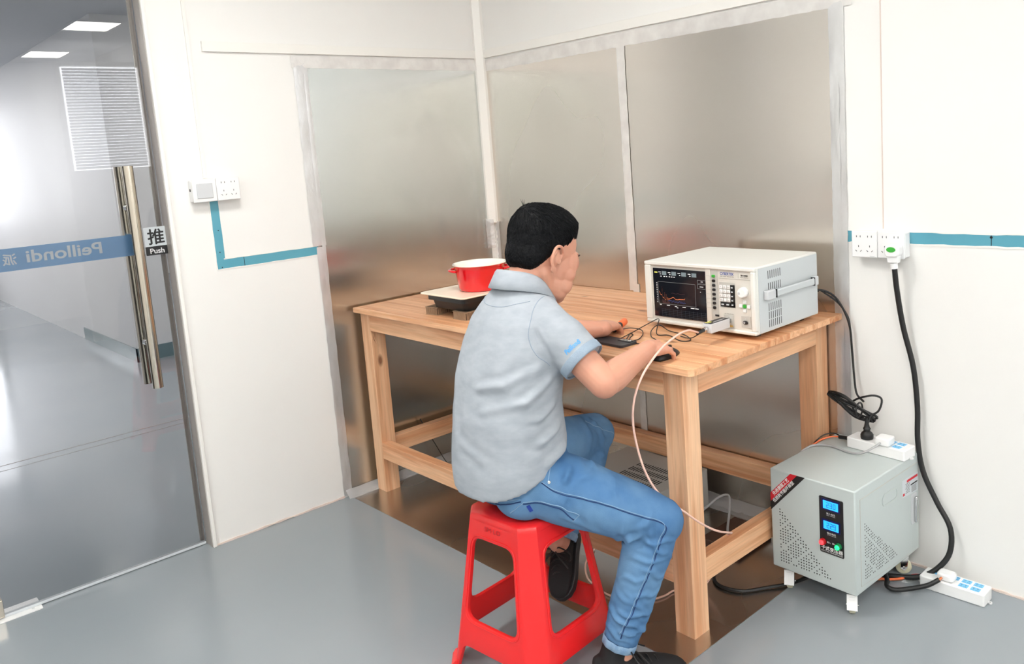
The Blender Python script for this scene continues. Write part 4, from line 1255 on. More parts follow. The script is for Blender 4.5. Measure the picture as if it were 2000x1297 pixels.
# grey cord with white angled plug
gcd = thing('power_cable', 'grey cord with a white plug lying along the cabinet top in the strip', 'power cable', (2.06, -.14, CT))
obj('plug', MB().prism(rrect(2.035, 2.083, -.135, -.085, .008), (0, 0, 0), X, Y, Z, CT+.037, CT+.062), 'white_pl', gcd, bev=.004)
obj('cable', MB().tube([(2.056, -.133, CT+.047), (2.045, -.155, CT+.036), (2.01, -.175, CT+.014), (1.96, -.165, CT+.0045), (1.90, -.15, CT+.0045), (1.86, -.16, CT+.0045), (1.838, -.2, CT+.0045), (1.815, -.24, CT-.03), (1.805, -.26, CT-.12)], .0034, 10), 'grey_cable', gcd)
# strip leads of the upper strip
ul = thing('strip_lead', 'black sleeved lead with orange wire leaving the strip on the cabinet', 'power cable', (1.9, -.08, CT))
obj('sleeve', MB().tube([(1.932, -.088, CT+.018), (1.905, -.082, CT+.016), (1.885, -.08, CT+.014)], .0065, 12), 'black_rub', ul)
obj('cable', MB().tube([(1.89, -.08, CT+.015), (1.86, -.09, CT+.012), (1.835, -.13, CT+.003), (1.812, -.19, CT-.03), (1.806, -.2, CT-.1)], .0026, 8), 'orange', ul)
obj('cable', MB().tube([(1.89, -.078, CT+.017), (1.86, -.075, CT+.02), (1.83, -.1, CT+.01), (1.806, -.13, CT-.03), (1.803, -.14, CT-.1)], .0022, 8), 'black_rub', ul)
# white plug on the floor strip with taped black lead
fp_ = thing('power_cable', 'black taped lead with a white plug in the floor power strip', 'power cable', (2.24, -.11, .04))
obj('plug', MB().prism(rrect(2.222, 2.272, -.116, -.075, .01), (0, 0, 0), X, Y, Z, .041, .064), 'white_pl', fp_, bev=.005)
obj('bare_end', MB().tube([(2.24, -.117, .052), (2.235, -.128, .047)], .004, 10, smooth=False), 'copper', fp_)
obj('sleeve', MB().tube([(2.236, -.126, .048), (2.21, -.15, .03), (2.17, -.18, .018), (2.135, -.21, .014), (2.11, -.215, .02), (2.098, -.19, .03), (2.07, -.17, .06), (2.05, -.17, .083)], .0072, 12), 'black_rub', fp_)
fo = thing('strip_lead', 'orange and brown wires leaving the floor power strip under the cabinet', 'wire', (2.12, -.13, 0))
obj('sleeve', MB().tube([(2.175, -.088, .022), (2.155, -.095, .02), (2.14, -.105, .018)], .0055, 10), 'red_ink', fo)
obj('cable', MB().tube([(2.142, -.104, .018), (2.11, -.14, .012), (2.07, -.17, .012), (2.03, -.18, .02), (2.0, -.19, .083)], .0036, 8), 'orange', fo)
obj('cable', MB().tube([(2.142, -.100, .016), (2.115, -.13, .008), (2.08, -.16, .008), (2.03, -.19, .012), (2.0, -.2, .083)], .003, 8), 'copper', fo)

# ================================================================== PLASTIC STOOL
SH, ST, SB = .466, .130, .189
SL = thing('plastic_stool', 'red plastic stool under the seated person', 'stool', (1.492, -1.152, 0), .089)
def ring_at(z, infl=0.0, n=6):
    """rounded square with angled corners at height z"""
    t = z/SH
    h = SB+(ST-SB)*t+infl
    c = .30*h*(.75+.25*t)
    out = []
    return h, c
def side_pt(s, z, k, infl=0.0):
    """s in -1..1 across side k at height z"""
    h, c = ring_at(z, infl)
    m = 1-c/h
    if abs(s) <= m: u, d = s*h, h
    else:
        e = (abs(s)-m)/(1-m)
        u = math.copysign(m*h+(h-m*h)*.5*e, s); d = h-c*.5*e
    p = Vector((u, -d, z))
    return Matrix.Rotation(k*PI/2, 3, 'Z') @ p
def flat_with_holes(outer, holes):
    cu = bpy.data.curves.new('c', 'CURVE'); cu.dimensions = '2D'; cu.fill_mode = 'BOTH'
    for loop in [outer]+holes:
        sp_ = cu.splines.new('POLY'); sp_.points.add(len(loop)-1)
        for i, (a, b) in enumerate(loop): sp_.points[i].co = (a, b, 0, 1)
        sp_.use_cyclic_u = True
    o = bpy.data.objects.new('c', cu); COL.objects.link(o)
    dg = bpy.context.evaluated_depsgraph_get()
    me = bpy.data.meshes.new_from_object(o.evaluated_get(dg))
    bpy.data.objects.remove(o)
    bm = bmesh.new(); bm.from_mesh(me)
    for s in (-.9, -.8, -.72, .72, .8, .9):
        bmesh.ops.bisect_plane(bm, geom=bm.verts[:]+bm.edges[:]+bm.faces[:], plane_co=(s, 0, 0), plane_no=(1, 0, 0))
    for z in (.1, .2, .3, .4):
        bmesh.ops.bisect_plane(bm, geom=bm.verts[:]+bm.edges[:]+bm.faces[:], plane_co=(0, z, 0), plane_no=(0, 1, 0))
    bm.to_mesh(me); bm.free()
    vs = [(v.co.x, v.co.y) for v in me.vertices]; fs = [tuple(p.vertices) for p in me.polygons]
    return vs, fs
def rp(pts, r=.02, n=5, sx=.14):
    """round the corners of a polygon given in (s, z)"""
    out = []
    P_ = [Vector((a*sx, b)) for a, b in pts]
    for i, p in enumerate(P_):
        a, b = P_[i-1], P_[(i+1) % len(P_)]
        rr_ = min(r, (a-p).length*.45, (b-p).length*.45)
        p0, p1 = p+(a-p).normalized()*rr_, p+(b-p).normalized()*rr_
        for k in range(n+1):
            t = k/n
            q_ = p0*(1-t)**2+p*2*t*(1-t)+p1*t*t
            out.append((q_.x/sx, q_.y))
    return out
hole1 = rp([(-.60, .158), (.60, .158), (.57, .398), (-.57, .398)], .034)
outer_ = [(-1, .445), (-1, 0), (-.74, 0)]+rp([(-.70, 0.0), (-.64, .078), (.64, .078), (.70, 0.0)], .022)[6:18]+[(.74, 0), (1, 0), (1, .445)]
vs, fs = flat_with_holes(outer_, [hole1])
shell = MB()
for k in range(4):
    shell.add([side_pt(a, b, k) for a, b in vs], fs)
# seat: rounded shoulder then flat top
prof = [(.445, 0), (.456, -.002), (.463, -.007), (.466, -.014), (.4665, -.03), (.465, -.055), (.4645, -.09)]
rings = []
for z, inf in prof:
    rg = []
    for k in range(4):
        for s in (-.999, -.9, -.8, -.72, -.4, 0, .4, .72, .8, .9):
            p = side_pt(s, .445, k)
            f_ = (ST+(SB-ST)*(1-.445/SH)+inf)/(ST+(SB-ST)*(1-.445/SH))
            rg.append(Vector((p.x*f_, p.y*f_, z)))
    rings.append(rg)
shell.loft(rings, caps=False)
shell.add(rings[-1], [tuple(range(len(rings[-1])))])
sm_ = mesh_of('seat_shell', shell)
bm = bmesh.new(); bm.from_mesh(sm_)
bmesh.ops.remove_doubles(bm, verts=bm.verts, dist=.0012)
bmesh.ops.recalc_face_normals(bm, faces=bm.faces)
bm.to_mesh(sm_); bm.free()
sm_.materials.append(MT['red_pl'])
sm_.polygons.foreach_set('use_smooth', [True]*len(sm_.polygons)); sm_.set_sharp_from_angle(angle=math.radians(32))
so2 = obj('seat_shell', sm_, None, SL, local=True)
mdx = so2.modifiers.new('thick', 'SOLIDIFY'); mdx.thickness = .011; mdx.offset = -1
mdb = so2.modifiers.new('edge', 'BEVEL'); mdb.width = .0022; mdb.segments = 2; mdb.limit_method = 'ANGLE'; mdb.angle_limit = math.radians(50)
# raised lips round the openings and the feet
lip = MB()
for k in range(4):
    for lp in (hole1,):
        # contour 12 mm outside the opening
        cs_ = Vector((0, .27))
        ring_ = []
        for a, b in lp:
            v_ = Vector((a*.14, b))-cs_
            v2 = cs_+v_*(1+.009/max(v_.length, .01))
            ring_.append(side_pt(v2.x/.14, v2.y, k, .0006))
        ring_.append(ring_[0])
        lip.tube(ring_, .0022, 8, smooth=False, caps=False)
obj('opening_lip', lip, 'red_pl', SL, local=True)
for k in range(4):
    f_ = MB()
    rg0, rg1, rg2, rg3 = [], [], [], []
    ss = [(.76, k), (.8, k), (.9, k), (.999, k), (-.9, (k+1) % 4), (-.8, (k+1) % 4), (-.76, (k+1) % 4)]
    rr_ = []
    for (inf, z) in ((-.011, .0), (.009, .0), (.0105, .006), (.006, .016), (0.0, .02), (-.011, .02)):
        rr_.append([side_pt(s, z, kk, inf) for s, kk in ss])
    # loft across thickness, open strip closed as a loop of profile points
    n = len(ss); m_ = len(rr_)
    vs_ = [p for r in rr_ for p in r]
    fs_ = [(i*n+j, i*n+j+1, ((i+1) % m_)*n+j+1, ((i+1) % m_)*n+j) for i in range(m_) for j in range(n-1)]
    fs_ += [tuple(i*n for i in range(m_)), tuple(i*n+n-1 for i in reversed(range(m_)))]
    f_.add(vs_, fs_)
    obj('foot', f_, 'red_pl', SL, local=True)
for (k, s0) in ((0, -.28), ):
    q = MB()
    def fn(p):
        b_ = side_pt((p.x-.03)/.13, .425+p.y*.9, 0, .0008)
        return b_
    q.merge(text_mb('SM·LO', w=.06, h=.014), fn)
    obj('moulded_mark', q, 'redbtn', SL, local=True, smooth=False)

# ================================================================== THE SEATED PERSON
def V3(*a): return Vector(a)
SHR, SHL = V3(1.628, -1.125, .985), V3(1.385, -1.075, .985)
ELR, WRR = V3(1.775, -1.088, .848), V3(1.735, -.872, .880)
ELL, WRL = V3(1.275, -.865, .878), V3(1.405, -.715, .874)
HIR, KNR, ANR = V3(1.59, -1.17, .56), V3(1.832, -.975, .445), V3(1.762, -1.075, .115)
HIL, KNL, ANL = V3(1.42, -1.12, .56), V3(1.415, -.79, .545), V3(1.452, -.985, .30)
HC = V3(1.500, -1.020, 1.160)
HM = Matrix.Rotation(math.radians(-6), 3, 'Z') @ Matrix.Rotation(math.radians(-24), 3, 'X') @ Matrix.Scale(1.1, 3)
def hp_(x, y, z): return HC+HM @ Vector((x, y, z))

def head_parts():
    m = []
    a = MB()
    a.ell(hp_(0, -.012, .03), .0755, .093, .088, HM)             # cranium
    a.ell(hp_(0, -.027, .0), .069, .075, .075, HM)
    a.ell(hp_(0, .026, -.012), .067, .066, .078, HM)              # face
    a.ell(hp_(0, .032, -.06), .058, .054, .052, HM)               # jaw
    a.ell(hp_(0, .073, -.088), .024, .022, .02, HM)              # chin
    a.tube([hp_(0, .083, .012), hp_(0, .094, -.012), hp_(0, .098, -.030)], [.007, .008, .0105], 12, round_caps=True)
    a.ell(hp_(.0, .094, -.033), .015, .010, .008, HM)
    a.ell(hp_(.042, .052, -.028), .026, .026, .028, HM)          # cheeks
    a.ell(hp_(-.042, .052, -.028), .026, .026, .028, HM)
    a.ell(hp_(0, .073, .027), .044, .015, .012, HM)
    for q_ in (-1, 1): a.ell(hp_(q_*.046, .052, -.002), .022, .026, .034, HM)               # brow ridge
    a.ell(hp_(0, .084, -.052), .022, .010, .006, HM)             # lips
    a.ell(hp_(0, .083, -.061), .019, .010, .006, HM)
    for q_ in (-1, 1):
        a.ell(hp_(q_*.036, .054, -.058), .026, .028, .03, HM)
        a.ell(hp_(q_*.03, .05, -.08), .024, .026, .022, HM)
    # neck
    a.tube([hp_(0, -.02, -.03), hp_(0, -.03, -.07), V3(1.492, -1.085, 1.085), V3(1.49, -1.115, 1.03)], [.062, .059, .063, .085], 24, round_caps=True)
    a.tube([hp_(.045, -.02, -.045), V3(1.525, -1.045, 1.08)], [.026, .03], 14, round_caps=True)
    for s in (-1, 1):
        # ear: helix loop, bowl, lobe, tragus
        def ep(u, v, d=0.0):
            return hp_(s*(.0765+d), -.017+u, -.012+v)
        hel = [ep(.013, .006, .002), ep(.014, .022, .005), ep(.004, .034, .009), ep(-.012, .034, .013), ep(-.021, .022, .015), ep(-.02, .004, .014), ep(-.012, -.014, .010), ep(-.002, -.026, .005)]
        a.tube(hel, [.0035, .0042, .0045, .0048, .0048, .0045, .0045, .0062], 10, round_caps=True)
        a.tube([ep(-.006, .022, .006), ep(-.013, .008, .009), ep(-.005, -.008, .006)], [.003, .0035, .003], 8, round_caps=True)
        a.ell(ep(-.004, .006, .002), .004, .015, .024, HM)
        a.ell(ep(-.002, -.024, .004), .006, .008, .009, HM)
        a.ell(ep(.012, -.002, .003), .005, .004, .007, HM)
    return a

def hand(m, W, F, N, side, curls, spread=1.0, thumb=(.7, .55, .1), sc_=1.0, thumb_curl=14):
    """palm, four jointed fingers and a thumb. N points out of the back of the hand, side*L is towards the thumb"""
    F = F.normalized(); N = (N-F*N.dot(F)).normalized(); L = N.cross(F)*side
    k = sc_
    def ring(c, hw, ht, n=18):
        return [c+L*(hw*math.copysign(abs(math.cos(a))**.8, math.cos(a)))*k+N*(ht*math.copysign(abs(math.sin(a))**.9, math.sin(a)))*k for a in [2*PI*i/n for i in range(n)]]
    rs_ = []
    for d, hw, ht, off in ((-.02, .023, .0175, 0), (.0, .0255, .0175, 0), (.02, .031, .0175, .001), (.045, .037, .0165, .002), (.066, .0385, .0145, .002), (.078, .037, .012, 0), (.084, .032, .008, -.002)):
        rs_.append(ring(W+F*d*k+N*off*k, hw, ht))
    m.loft(rs_)
    m.tube([W+F*.012*k+L*.02*k-N*.004*k, W+F*.04*k+L*.031*k-N*.006*k, W+F*.06*k+L*.03*k-N*.004*k], [.014*k, .0155*k, .011*k], 12, round_caps=True)
    tips = []
    for i, (lo, ln, rd) in enumerate(((.0305, .070, .0082), (.0105, .078, .0085), (-.0105, .072, .0082), (-.030, .058, .0074))):
        base = W+F*(.080-(.008 if i == 3 else 0))*k+L*lo*k-N*.001*k
        ang = 0.0; p = base
        yaw = lo*5.0*spread
        pts, rad = [base-F*.014*k], [rd*k*.95]
        pts.append(base); rad.append(rd*k*1.06)
        for j, (fr, c) in enumerate(zip((.45, .31, .24), curls[i])):
            ang += math.radians(c)
            d = (F*math.cos(yaw)+L*math.sin(yaw))*math.cos(ang)-N*math.sin(ang)
            p = p+d*ln*fr*k
            pts.append(p); rad.append(rd*k*(1.0, .93, .78)[j])
        m.tube(pts, rad, 12, smooth=False, round_caps=True)
        # knuckle bumps
        m.ell(base+N*.003*k, rd*1.05*k, rd*1.05*k, rd*.9*k, nu=10, nv=8)
        m.ell(pts[2]+N*.0006, rd*1.04*k, rd*1.04*k, rd*1.04*k, nu=10, nv=8)
        tips.append((pts[-1], (pts[-1]-pts[-2]).normalized(), rd*k*.78))
    tb = W+F*.026*k+L*.026*k-N*.006*k
    td = (F*thumb[0]+L*thumb[1]-N*thumb[2]).normalized()
    p1 = tb+td*.036*k
    t2 = (td*math.cos(math.radians(thumb_curl))+F*math.sin(math.radians(thumb_curl))).normalized()
    p2 = p1+t2*.031*k; p3 = p2+(t2-N*.12).normalized()*.024*k
    m.tube([tb, p1, p2, p3], [.0145*k, .0118*k, .0108*k, .0088*k], 12, smooth=False, round_caps=True)
    tips.append((p3, (p3-p2).normalized(), .0088*k))
    return tips, N, F

bp = head_parts()
def arm(m, a, b, c, ra, rb, rc):
    u = (a+b)/2
    m.tube([a, u, b+(a-b)*.18, b], [ra, ra*.95, rb*1.02, rb*.98], 20, round_caps=True)
    m.ell(b, rb*.98, rb*.98, rb*.98)
    m.tube([b, b+(c-b)*.22, b+(c-b)*.55, b+(c-b)*.85, c+(c-b)*.06], [rb*.95, rb*1.02, rb*.86, rc*1.12, rc], 20, round_caps=True)
arm(bp, SHR, ELR, WRR, .046, .0415, .0265)
arm(bp, SHL, ELL, WRL, .046, .040, .0265)
tr_, Nr, Fr = hand(bp, WRR, V3(-.10, 1, -.06), V3(.25, .15, 1), 1, [(8, 24, 16), (12, 26, 18), (20, 32, 20), (30, 38, 22)], 1.1, (.85, .45, .45), 1.0)
tl_, Nl, Fl = hand(bp, WRL, V3(-.26, 1, -.04), V3(.12, .05, 1), 1, [(14, 26, 20), (24, 34, 24), (34, 38, 26), (42, 42, 28)], .9, (.9, .35, .15), 1.0, 4)
# hidden trunk and legs keep the body one surface
bp.tube([V3(1.49, -1.10, 1.06), V3(1.495, -1.12, .98), V3(1.50, -1.165, .8), V3(1.50, -1.17, .6)], [.075, .1, .115, .12], 20, round_caps=True)
bp.tube([SHL, V3(1.50, -1.11, .99), SHR], [.05, .075, .05], 16, round_caps=True)
bp.tube([V3(1.5, -1.165, .6), HIR, (HIR+KNR)/2, KNR, (KNR+ANR)/2, ANR+V3(0, 0, -.04)], [.06, .065, .06, .045, .042, .034], 16, round_caps=True)
bp.tube([V3(1.5, -1.165, .6), HIL, (HIL+KNL)/2, KNL, (KNL+ANL)/2, ANL+(ANL-KNL)*.1], [.06, .065, .06, .045, .042, .034], 16, round_caps=True)
body = fuse(bp, .0024, 3, .5)
person = obj('person', body, 'skin')
tag(person, 'person in a pale blue polo shirt and jeans seated on the red stool', 'person')
# finger nails
for tips, N_ in ((tr_, Nr), (tl_, Nl)):
    for i, (tp, td, r_) in enumerate(tips):
        nn_ = (N_-td*N_.dot(td)).normalized()
        b_ = td.cross(nn_)
        nl = MB().ell(tp+nn_*r_*.80+td*r_*.15, r_*.62, r_*.8, r_*.28, Matrix((b_, td, nn_)).transposed(), 12, 8)
        obj('fingernail', nl, mat('nail', (232, 186, 166), .3) if 'nailm' not in MT else MT['nailm'], person)
# face
for s in (-1, 1):
    obj('eyeball', MB().ell(hp_(s*.031, .0745, .004), .0125, .0125, .0125), 'eyew', person)
    obj('iris', MB().ell(hp_(s*.031, .0865, .003), .0055, .003, .0055, HM), 'brow', person)
    obj('eyelid', MB().tube([hp_(s*.017, .087, .004), hp_(s*.031, .0905, .008), hp_(s*.046, .078, .003)], [.0016, .0028, .0016], 8, round_caps=True), 'skin', person)
    obj('eyelash', MB().tube([hp_(s*.018, .089, .0005), hp_(s*.031, .0915, .0005), hp_(s*.048, .0805, -.001)], [.0008, .0013, .0008], 6, round_caps=True), 'brow', person)
    obj('eyebrow', MB().tube([hp_(s*.014, .09, .022), hp_(s*.032, .086, .028), hp_(s*.052, .070, .026)], [.003, .0036, .0016], 8, flat=.6, round_caps=True), 'brow', person)
# hair
HO = Vector((0, -.012, .03))
def hair_shell(d):
    """radius of the hair surface in direction d, and how far inside the hairline that is"""
    def er(c, r):
        o = HO-Vector(c)
        A = sum((d[k]/r[k])**2 for k in range(3)); B = 2*sum(o[k]*d[k]/r[k]**2 for k in range(3)); C = sum((o[k]/r[k])**2 for k in range(3))-1
        D = B*B-4*A*C
        return (-B+math.sqrt(D))/(2*A) if D > 0 else 0
    R = max(er((0, -.012, .03), (.0755, .093, .088)), er((0, -.027, 0), (.069, .075, .075)), er((0, .026, -.012), (.067, .066, .078)))
    p = HO+d*R
    side_ = abs(p.x)/.075
    if p.y > .035: line = .066-(.03*max(0, side_-.35))
    elif p.y > .008: line = .02+(p.y-.008)*1.4
    elif p.y > -.03: line = .028-((.008-p.y)/.038)*.045
    else: line = -.02-min(1, (-.03-p.y)/.03)*.052
    wob = noise.noise(Vector((p.x*60, p.y*60, p.z*30)))*.004
    a = max(-.4, min(1, (p.z+wob-line)/.034))
    top = max(0, min(1, (p.z-.03)/.06))
    t = -.006+.0125*max(a, -.2)+.0105*top*max(0, a)
    t += .007*max(0, min(1, (p.y-.03)/.05))*max(0, a)*top
    t += max(0, a)*.0035*noise.noise(Vector((p.x*34+3, p.y*14, p.z*34)))*(.4+.6*top)
    bk = max(0, min(1, (-.04-p.y)/.03))*max(0, min(1, p.z/.05))
    t += .004*bk*max(0, a)
    return R+t, a, p
def hair_mesh():
    m = MB()
    nu, nv = 96, 64
    vs = []
    for i in range(nv+1):
        th = .02+PI*i/nv*.86
        for j in range(nu):
            ph_ = 2*PI*j/nu
            d = Vector((math.sin(th)*math.cos(ph_), math.sin(th)*math.sin(ph_), math.cos(th)))
            r_, a, p = hair_shell(d)
            vs.append(hp_(*(HO+d*r_)))
    m.add(vs, [(i*nu+j, (i+1)*nu+j, (i+1)*nu+(j+1) % nu, i*nu+(j+1) % nu) for i in range(nv) for j in range(nu)]+[tuple(range(nu)), tuple(reversed(range(nv*nu, nv*nu+nu)))])
    # strands combed away from the crown, lying on the shell
    rr = random.Random(9)
    crown = Vector((.02, -.75, .62)).normalized()
    done = 0
    while done < 3600:
        d = Vector((rr.gauss(0, 1), rr.gauss(0, 1), rr.gauss(0, 1)))
        if d.length < .1: continue
        d.normalize()
        r0, a, p = hair_shell(d)
        if a < .12: continue
        done += 1
        fl = d-crown
        fl = fl-d*fl.dot(d)
        fl = (fl.normalized() if fl.length > .05 else d.orthogonal())
        sd = d.cross(fl)
        fl = (fl+sd*rr.uniform(-.35, .35)+Vector((0, 0, -.25))*(1 if d.z < .5 else 0))
        fl = (fl-d*fl.dot(d)).normalized()
        top = max(0, min(1, (p.z-.02)/.06))
        L_ = rr.uniform(.16, .34)*(.45+.55*top)
        lift = rr.uniform(.0006, .0028)*(.35+.65*top)
        pts, rad = [], []
        w0 = rr.uniform(.0009, .0019)
        for q_ in range(5):
            t = q_/4
            dd = (d+fl*(L_*(t-.25))+sd*(.03*math.sin(t*2+done))).normalized()
            r1, a1, p1 = hair_shell(dd)
            if a1 < -.1: break
            pts.append(hp_(*(HO+dd*(r1-.0008+lift*math.sin(t*2.4)))))
            rad.append(w0*(1-t)**.6+.0002)
        if len(pts) > 2:
            m.tube(pts, rad, 4, smooth=False, flat=.7)
    for k in range(3):       # the cowlick at the crown
        p0 = Vector((-.02+k*.003, -.082, .098))
        m.tube([hp_(*p0), hp_(*(p0+Vector((.001*k, -.012, .012)))), hp_(*(p0+Vector((.003*k-.01, -.016+.002*k, .024))))], [.0011, .0008, .0002], 5)
    return m
hairm = mottled(mat('black_hair', (7, 8, 10), 0.55, spec=0.14), (14, 15, 19), 40, .8, 1.0, 120, stretch=(1, .25, 1))
obj('hair', hair_mesh(), hairm, person, smooth=2)
# short clipped sides blend
# ------------------------------------------------------------------ shirt
def ering(c, a, b, n=40, tilt=0.0, rz=0.0, tx=0.0, p=2.25):
    out = []
    for k in range(n):
        t = 2*PI*k/n
        x = math.copysign(abs(math.cos(t))**(2/p), math.cos(t))*a; y = math.copysign(abs(math.sin(t))**(2/p), math.sin(t))*b
        v = Matrix.Rotation(rz, 3, 'Z') @ Vector((x, y, x*tx+y*tilt))
        out.append(Vector(c)+v)
    return out
sh = MB()
tor = [((1.50, -1.203, .600), .166, .148, .36), ((1.50, -1.203, .645), .170, .149, .27), ((1.50, -1.20, .70), .165, .144, .15), ((1.50, -1.196, .77), .162, .138, .08), ((1.50, -1.178, .865), .166, .130, .05),
       ((1.50, -1.150, .945), .166, .122, .02), ((1.498, -1.132, 1.0), .152, .108, -.05), ((1.495, -1.118, 1.04), .118, .090, -.12), ((1.492, -1.105, 1.075), .080, .072, -.2), ((1.492, -1.095, 1.095), .064, .062, -.25)]
sh.loft([ering(c, a, b, tilt=t) for c, a, b, t in tor])
sh.tube([V3(1.47, -1.12, 1.02), V3(1.575, -1.128, 1.012), SHR+V3(.002, 0, -.004)], [.062, .062, .060], 24, round_caps=True)
sh.tube([V3(1.52, -1.11, 1.02), V3(1.42, -1.10, 1.012), SHL], [.062, .062, .060], 24, round_caps=True)
SER = SHR+(ELR-SHR)*.62; SEL = SHL+(ELL-SHL)*.62
sh.tube([SHR+V3(-.03, 0, .0), SHR+(ELR-SHR)*.25, SER], [.066, .066, .0635], 28, smooth=False)
sh.tube([SHL+V3(.03, 0, 0), SHL+(ELL-SHL)*.25, SEL], [.066, .066, .0625], 28, smooth=False)
shirt = fuse(sh, .005, 9, .6)
vn = verts_np(shirt)
folds(shirt, [
    ([(1.66, -1.20, .90), (1.60, -1.28, .86), (1.50, -1.33, .845)], .012, 0.0098),
    ([(1.665, -1.16, .87), (1.65, -1.25, .815), (1.55, -1.32, .79)], .012, 0.0098),
    ([(1.668, -1.14, .80), (1.66, -1.22, .765), (1.60, -1.29, .76)], .010, 0.0084),
    ([(1.665, -1.12, .74), (1.66, -1.22, .70), (1.57, -1.31, .69)], .011, 0.0098),
    ([(1.66, -1.10, .675), (1.66, -1.2, .64), (1.58, -1.31, .615)], .012, 0.0112),
    ([(1.655, -1.08, .66), (1.665, -1.17, .60), (1.63, -1.27, .56)], .010, 0.0112),
    ([(1.66, -1.12, .64), (1.672, -1.19, .57), (1.65, -1.25, .53)], .008, 0.0112),
    ([(1.45, -1.33, .70), (1.55, -1.33, .66), (1.63, -1.25, .65)], .013, 0.0056),
    ([(1.40, -1.30, .86), (1.42, -1.33, .76), (1.45, -1.34, .66)], .018, 0.0042),
    ([(1.62, -1.20, .98), (1.61, -1.235, .93), (1.60, -1.25, .88)], .012, 0.0056),
    ([(1.665, -1.165, .98), (1.68, -1.165, .94), (1.69, -1.155, .91)], .010, 0.0056),
    ([(1.70, -1.11, .99), (1.735, -1.12, .94)], .012, 0.0042),
    ([(1.63, -1.19, 1.0), (1.655, -1.19, .96), (1.67, -1.17, .92)], .007, -0.0056),
    ([(1.50, -1.235, 1.03), (1.49, -1.29, .95), (1.49, -1.32, .86)], .02, 0.0042),
], .0035, 7)
fabric = mottled(mat('shirt_knit', (168, 174, 181), 0.9, spec=0.2), (154, 161, 169), 26, .8, .35, 900, stretch=(1, 1, 2.2))
shirt_o = obj('polo_shirt', shirt, fabric, person)
bvh = BVHTree.FromPolygons([v.co[:] for v in shirt.vertices], [tuple(p.vertices) for p in shirt.polygons])
def onto(b, pts, off, sub=26):
    """lay a polyline on a surface"""
    P0, _ = spline([Vector(p) for p in pts], [0]*len(pts), sub) if len(pts) > 2 else ([Vector(p) for p in pts], 0)
    out = []
    for p in P0:
        co_, n_, i, d = b.find_nearest(p)
        out.append(co_+n_*off)
    for _ in range(3):
        out = [out[0]]+[(out[max(0, i-2)]+out[i-1]+out[i]+out[i+1]+out[min(len(out)-1, i+2)])/5 for i in range(1, len(out)-1)]+[out[-1]]
    fin = []
    for p in out:
        co_, n_, i, d = b.find_nearest(p)
        fin.append(co_+n_*off)
    for _ in range(2):
        fin = [fin[0]]+[(fin[i-1]+fin[i]*2+fin[i+1])/4 for i in range(1, len(fin)-1)]+[fin[-1]]
    return fin
dm = (ELR-SHR).normalized()
# knitted sleeve bands
for s_, e_, rad in ((SHR, SER, .0635), (SHL, SEL, .0625)):
    d = ((ELR-SHR) if s_ is SHR else (ELL-SHL)).normalized()
    u = d.orthogonal().normalized(); v = d.cross(u)
    rg = []
    for (t, r_) in ((-.026, rad-.0005), (-.024, rad+.0014), (-.003, rad+.0012), (0, rad-.0008), (-.002, rad-.004), (-.02, rad-.004)):
        rg.append([e_+d*(t+.004)+(u*math.cos(k*PI/24)+v*math.sin(k*PI/24))*r_ for k in range(48)])
    rg.append(rg[0])
    obj('sleeve_band', MB().loft(rg, caps=False), mottled(mat('rib_knit', (146, 162, 178), .85), (134, 150, 166), 50, .6, .6, 500), shirt_o, smooth=2)
# collar: fold-over band around the neck
cl = MB()
nck = V3(1.492, -1.100, 1.102)
rg = []
for (r_, z_, ex) in ((.060, .030, 0), (.064, .036, .0), (.070, .030, .002), (.080, .010, .006), (.091, -.012, .012), (.089, -.014, .012), (.076, .004, .004), (.067, .022, 0), (.060, .022, 0)):
    ring_ = []
    for k in range(48):
        t = 2*PI*k/48
        fx = ((1+math.sin(t))/2)**1.8            # towards the front (+y)
        bk = max(0, -math.sin(t))
        rx = r_*(1.0+.02*bk); ry = r_*(1.0+.12*bk)
        ring_.append(nck+V3(math.cos(t)*rx, math.sin(t)*ry, z_-.056*fx-.0*bk+math.sin(t)*(-.006)-.004*abs(math.cos(t))))
    rg.append(ring_)
rg.append(rg[0])
cl.loft(rg, caps=False)
col_o = obj('collar', cl, fabric, shirt_o, smooth=2)
# seams
seam = mat('seam_thread', (146, 158, 172), .9)
obj('seam', MB().tube(onto(bvh, [(1.60, -1.115, 1.075), (1.612, -1.17, 1.035), (1.625, -1.205, .98), (1.64, -1.20, .93), (1.655, -1.17, .90)], .0004), .0011, 6, smooth=False), seam, shirt_o)
obj('seam', MB().tube(onto(bvh, [(1.40, -1.15, 1.06), (1.45, -1.21, 1.055), (1.53, -1.215, 1.055), (1.59, -1.16, 1.06)], .0004), .0009, 6, smooth=False), seam, shirt_o)
# sleeve logo
lgm = text_mb('Peillondi', w=.052, h=.0135, bold=.02, shear=.2)
d = dm; outward = V3(.72, -.62, .35); outward = (outward-d*outward.dot(d)).normalized(); tang = d.cross(outward)
lo = MB()
base_ = SER-d*.030
def lgf(p):
    # letters run round the sleeve just above the band
    ang = (p.x-.026)/.0635
    q_ = base_+(outward*math.cos(ang)+tang*math.sin(ang)*-1)*.064-d*(p.y)*1.0
    co_, n_, i, dd = bvh.find_nearest(q_)
    return co_+n_*.0012
lo.merge(lgm, lgf)
obj('sleeve_logo', lo, 'lblue_ink', shirt_o, smooth=False)
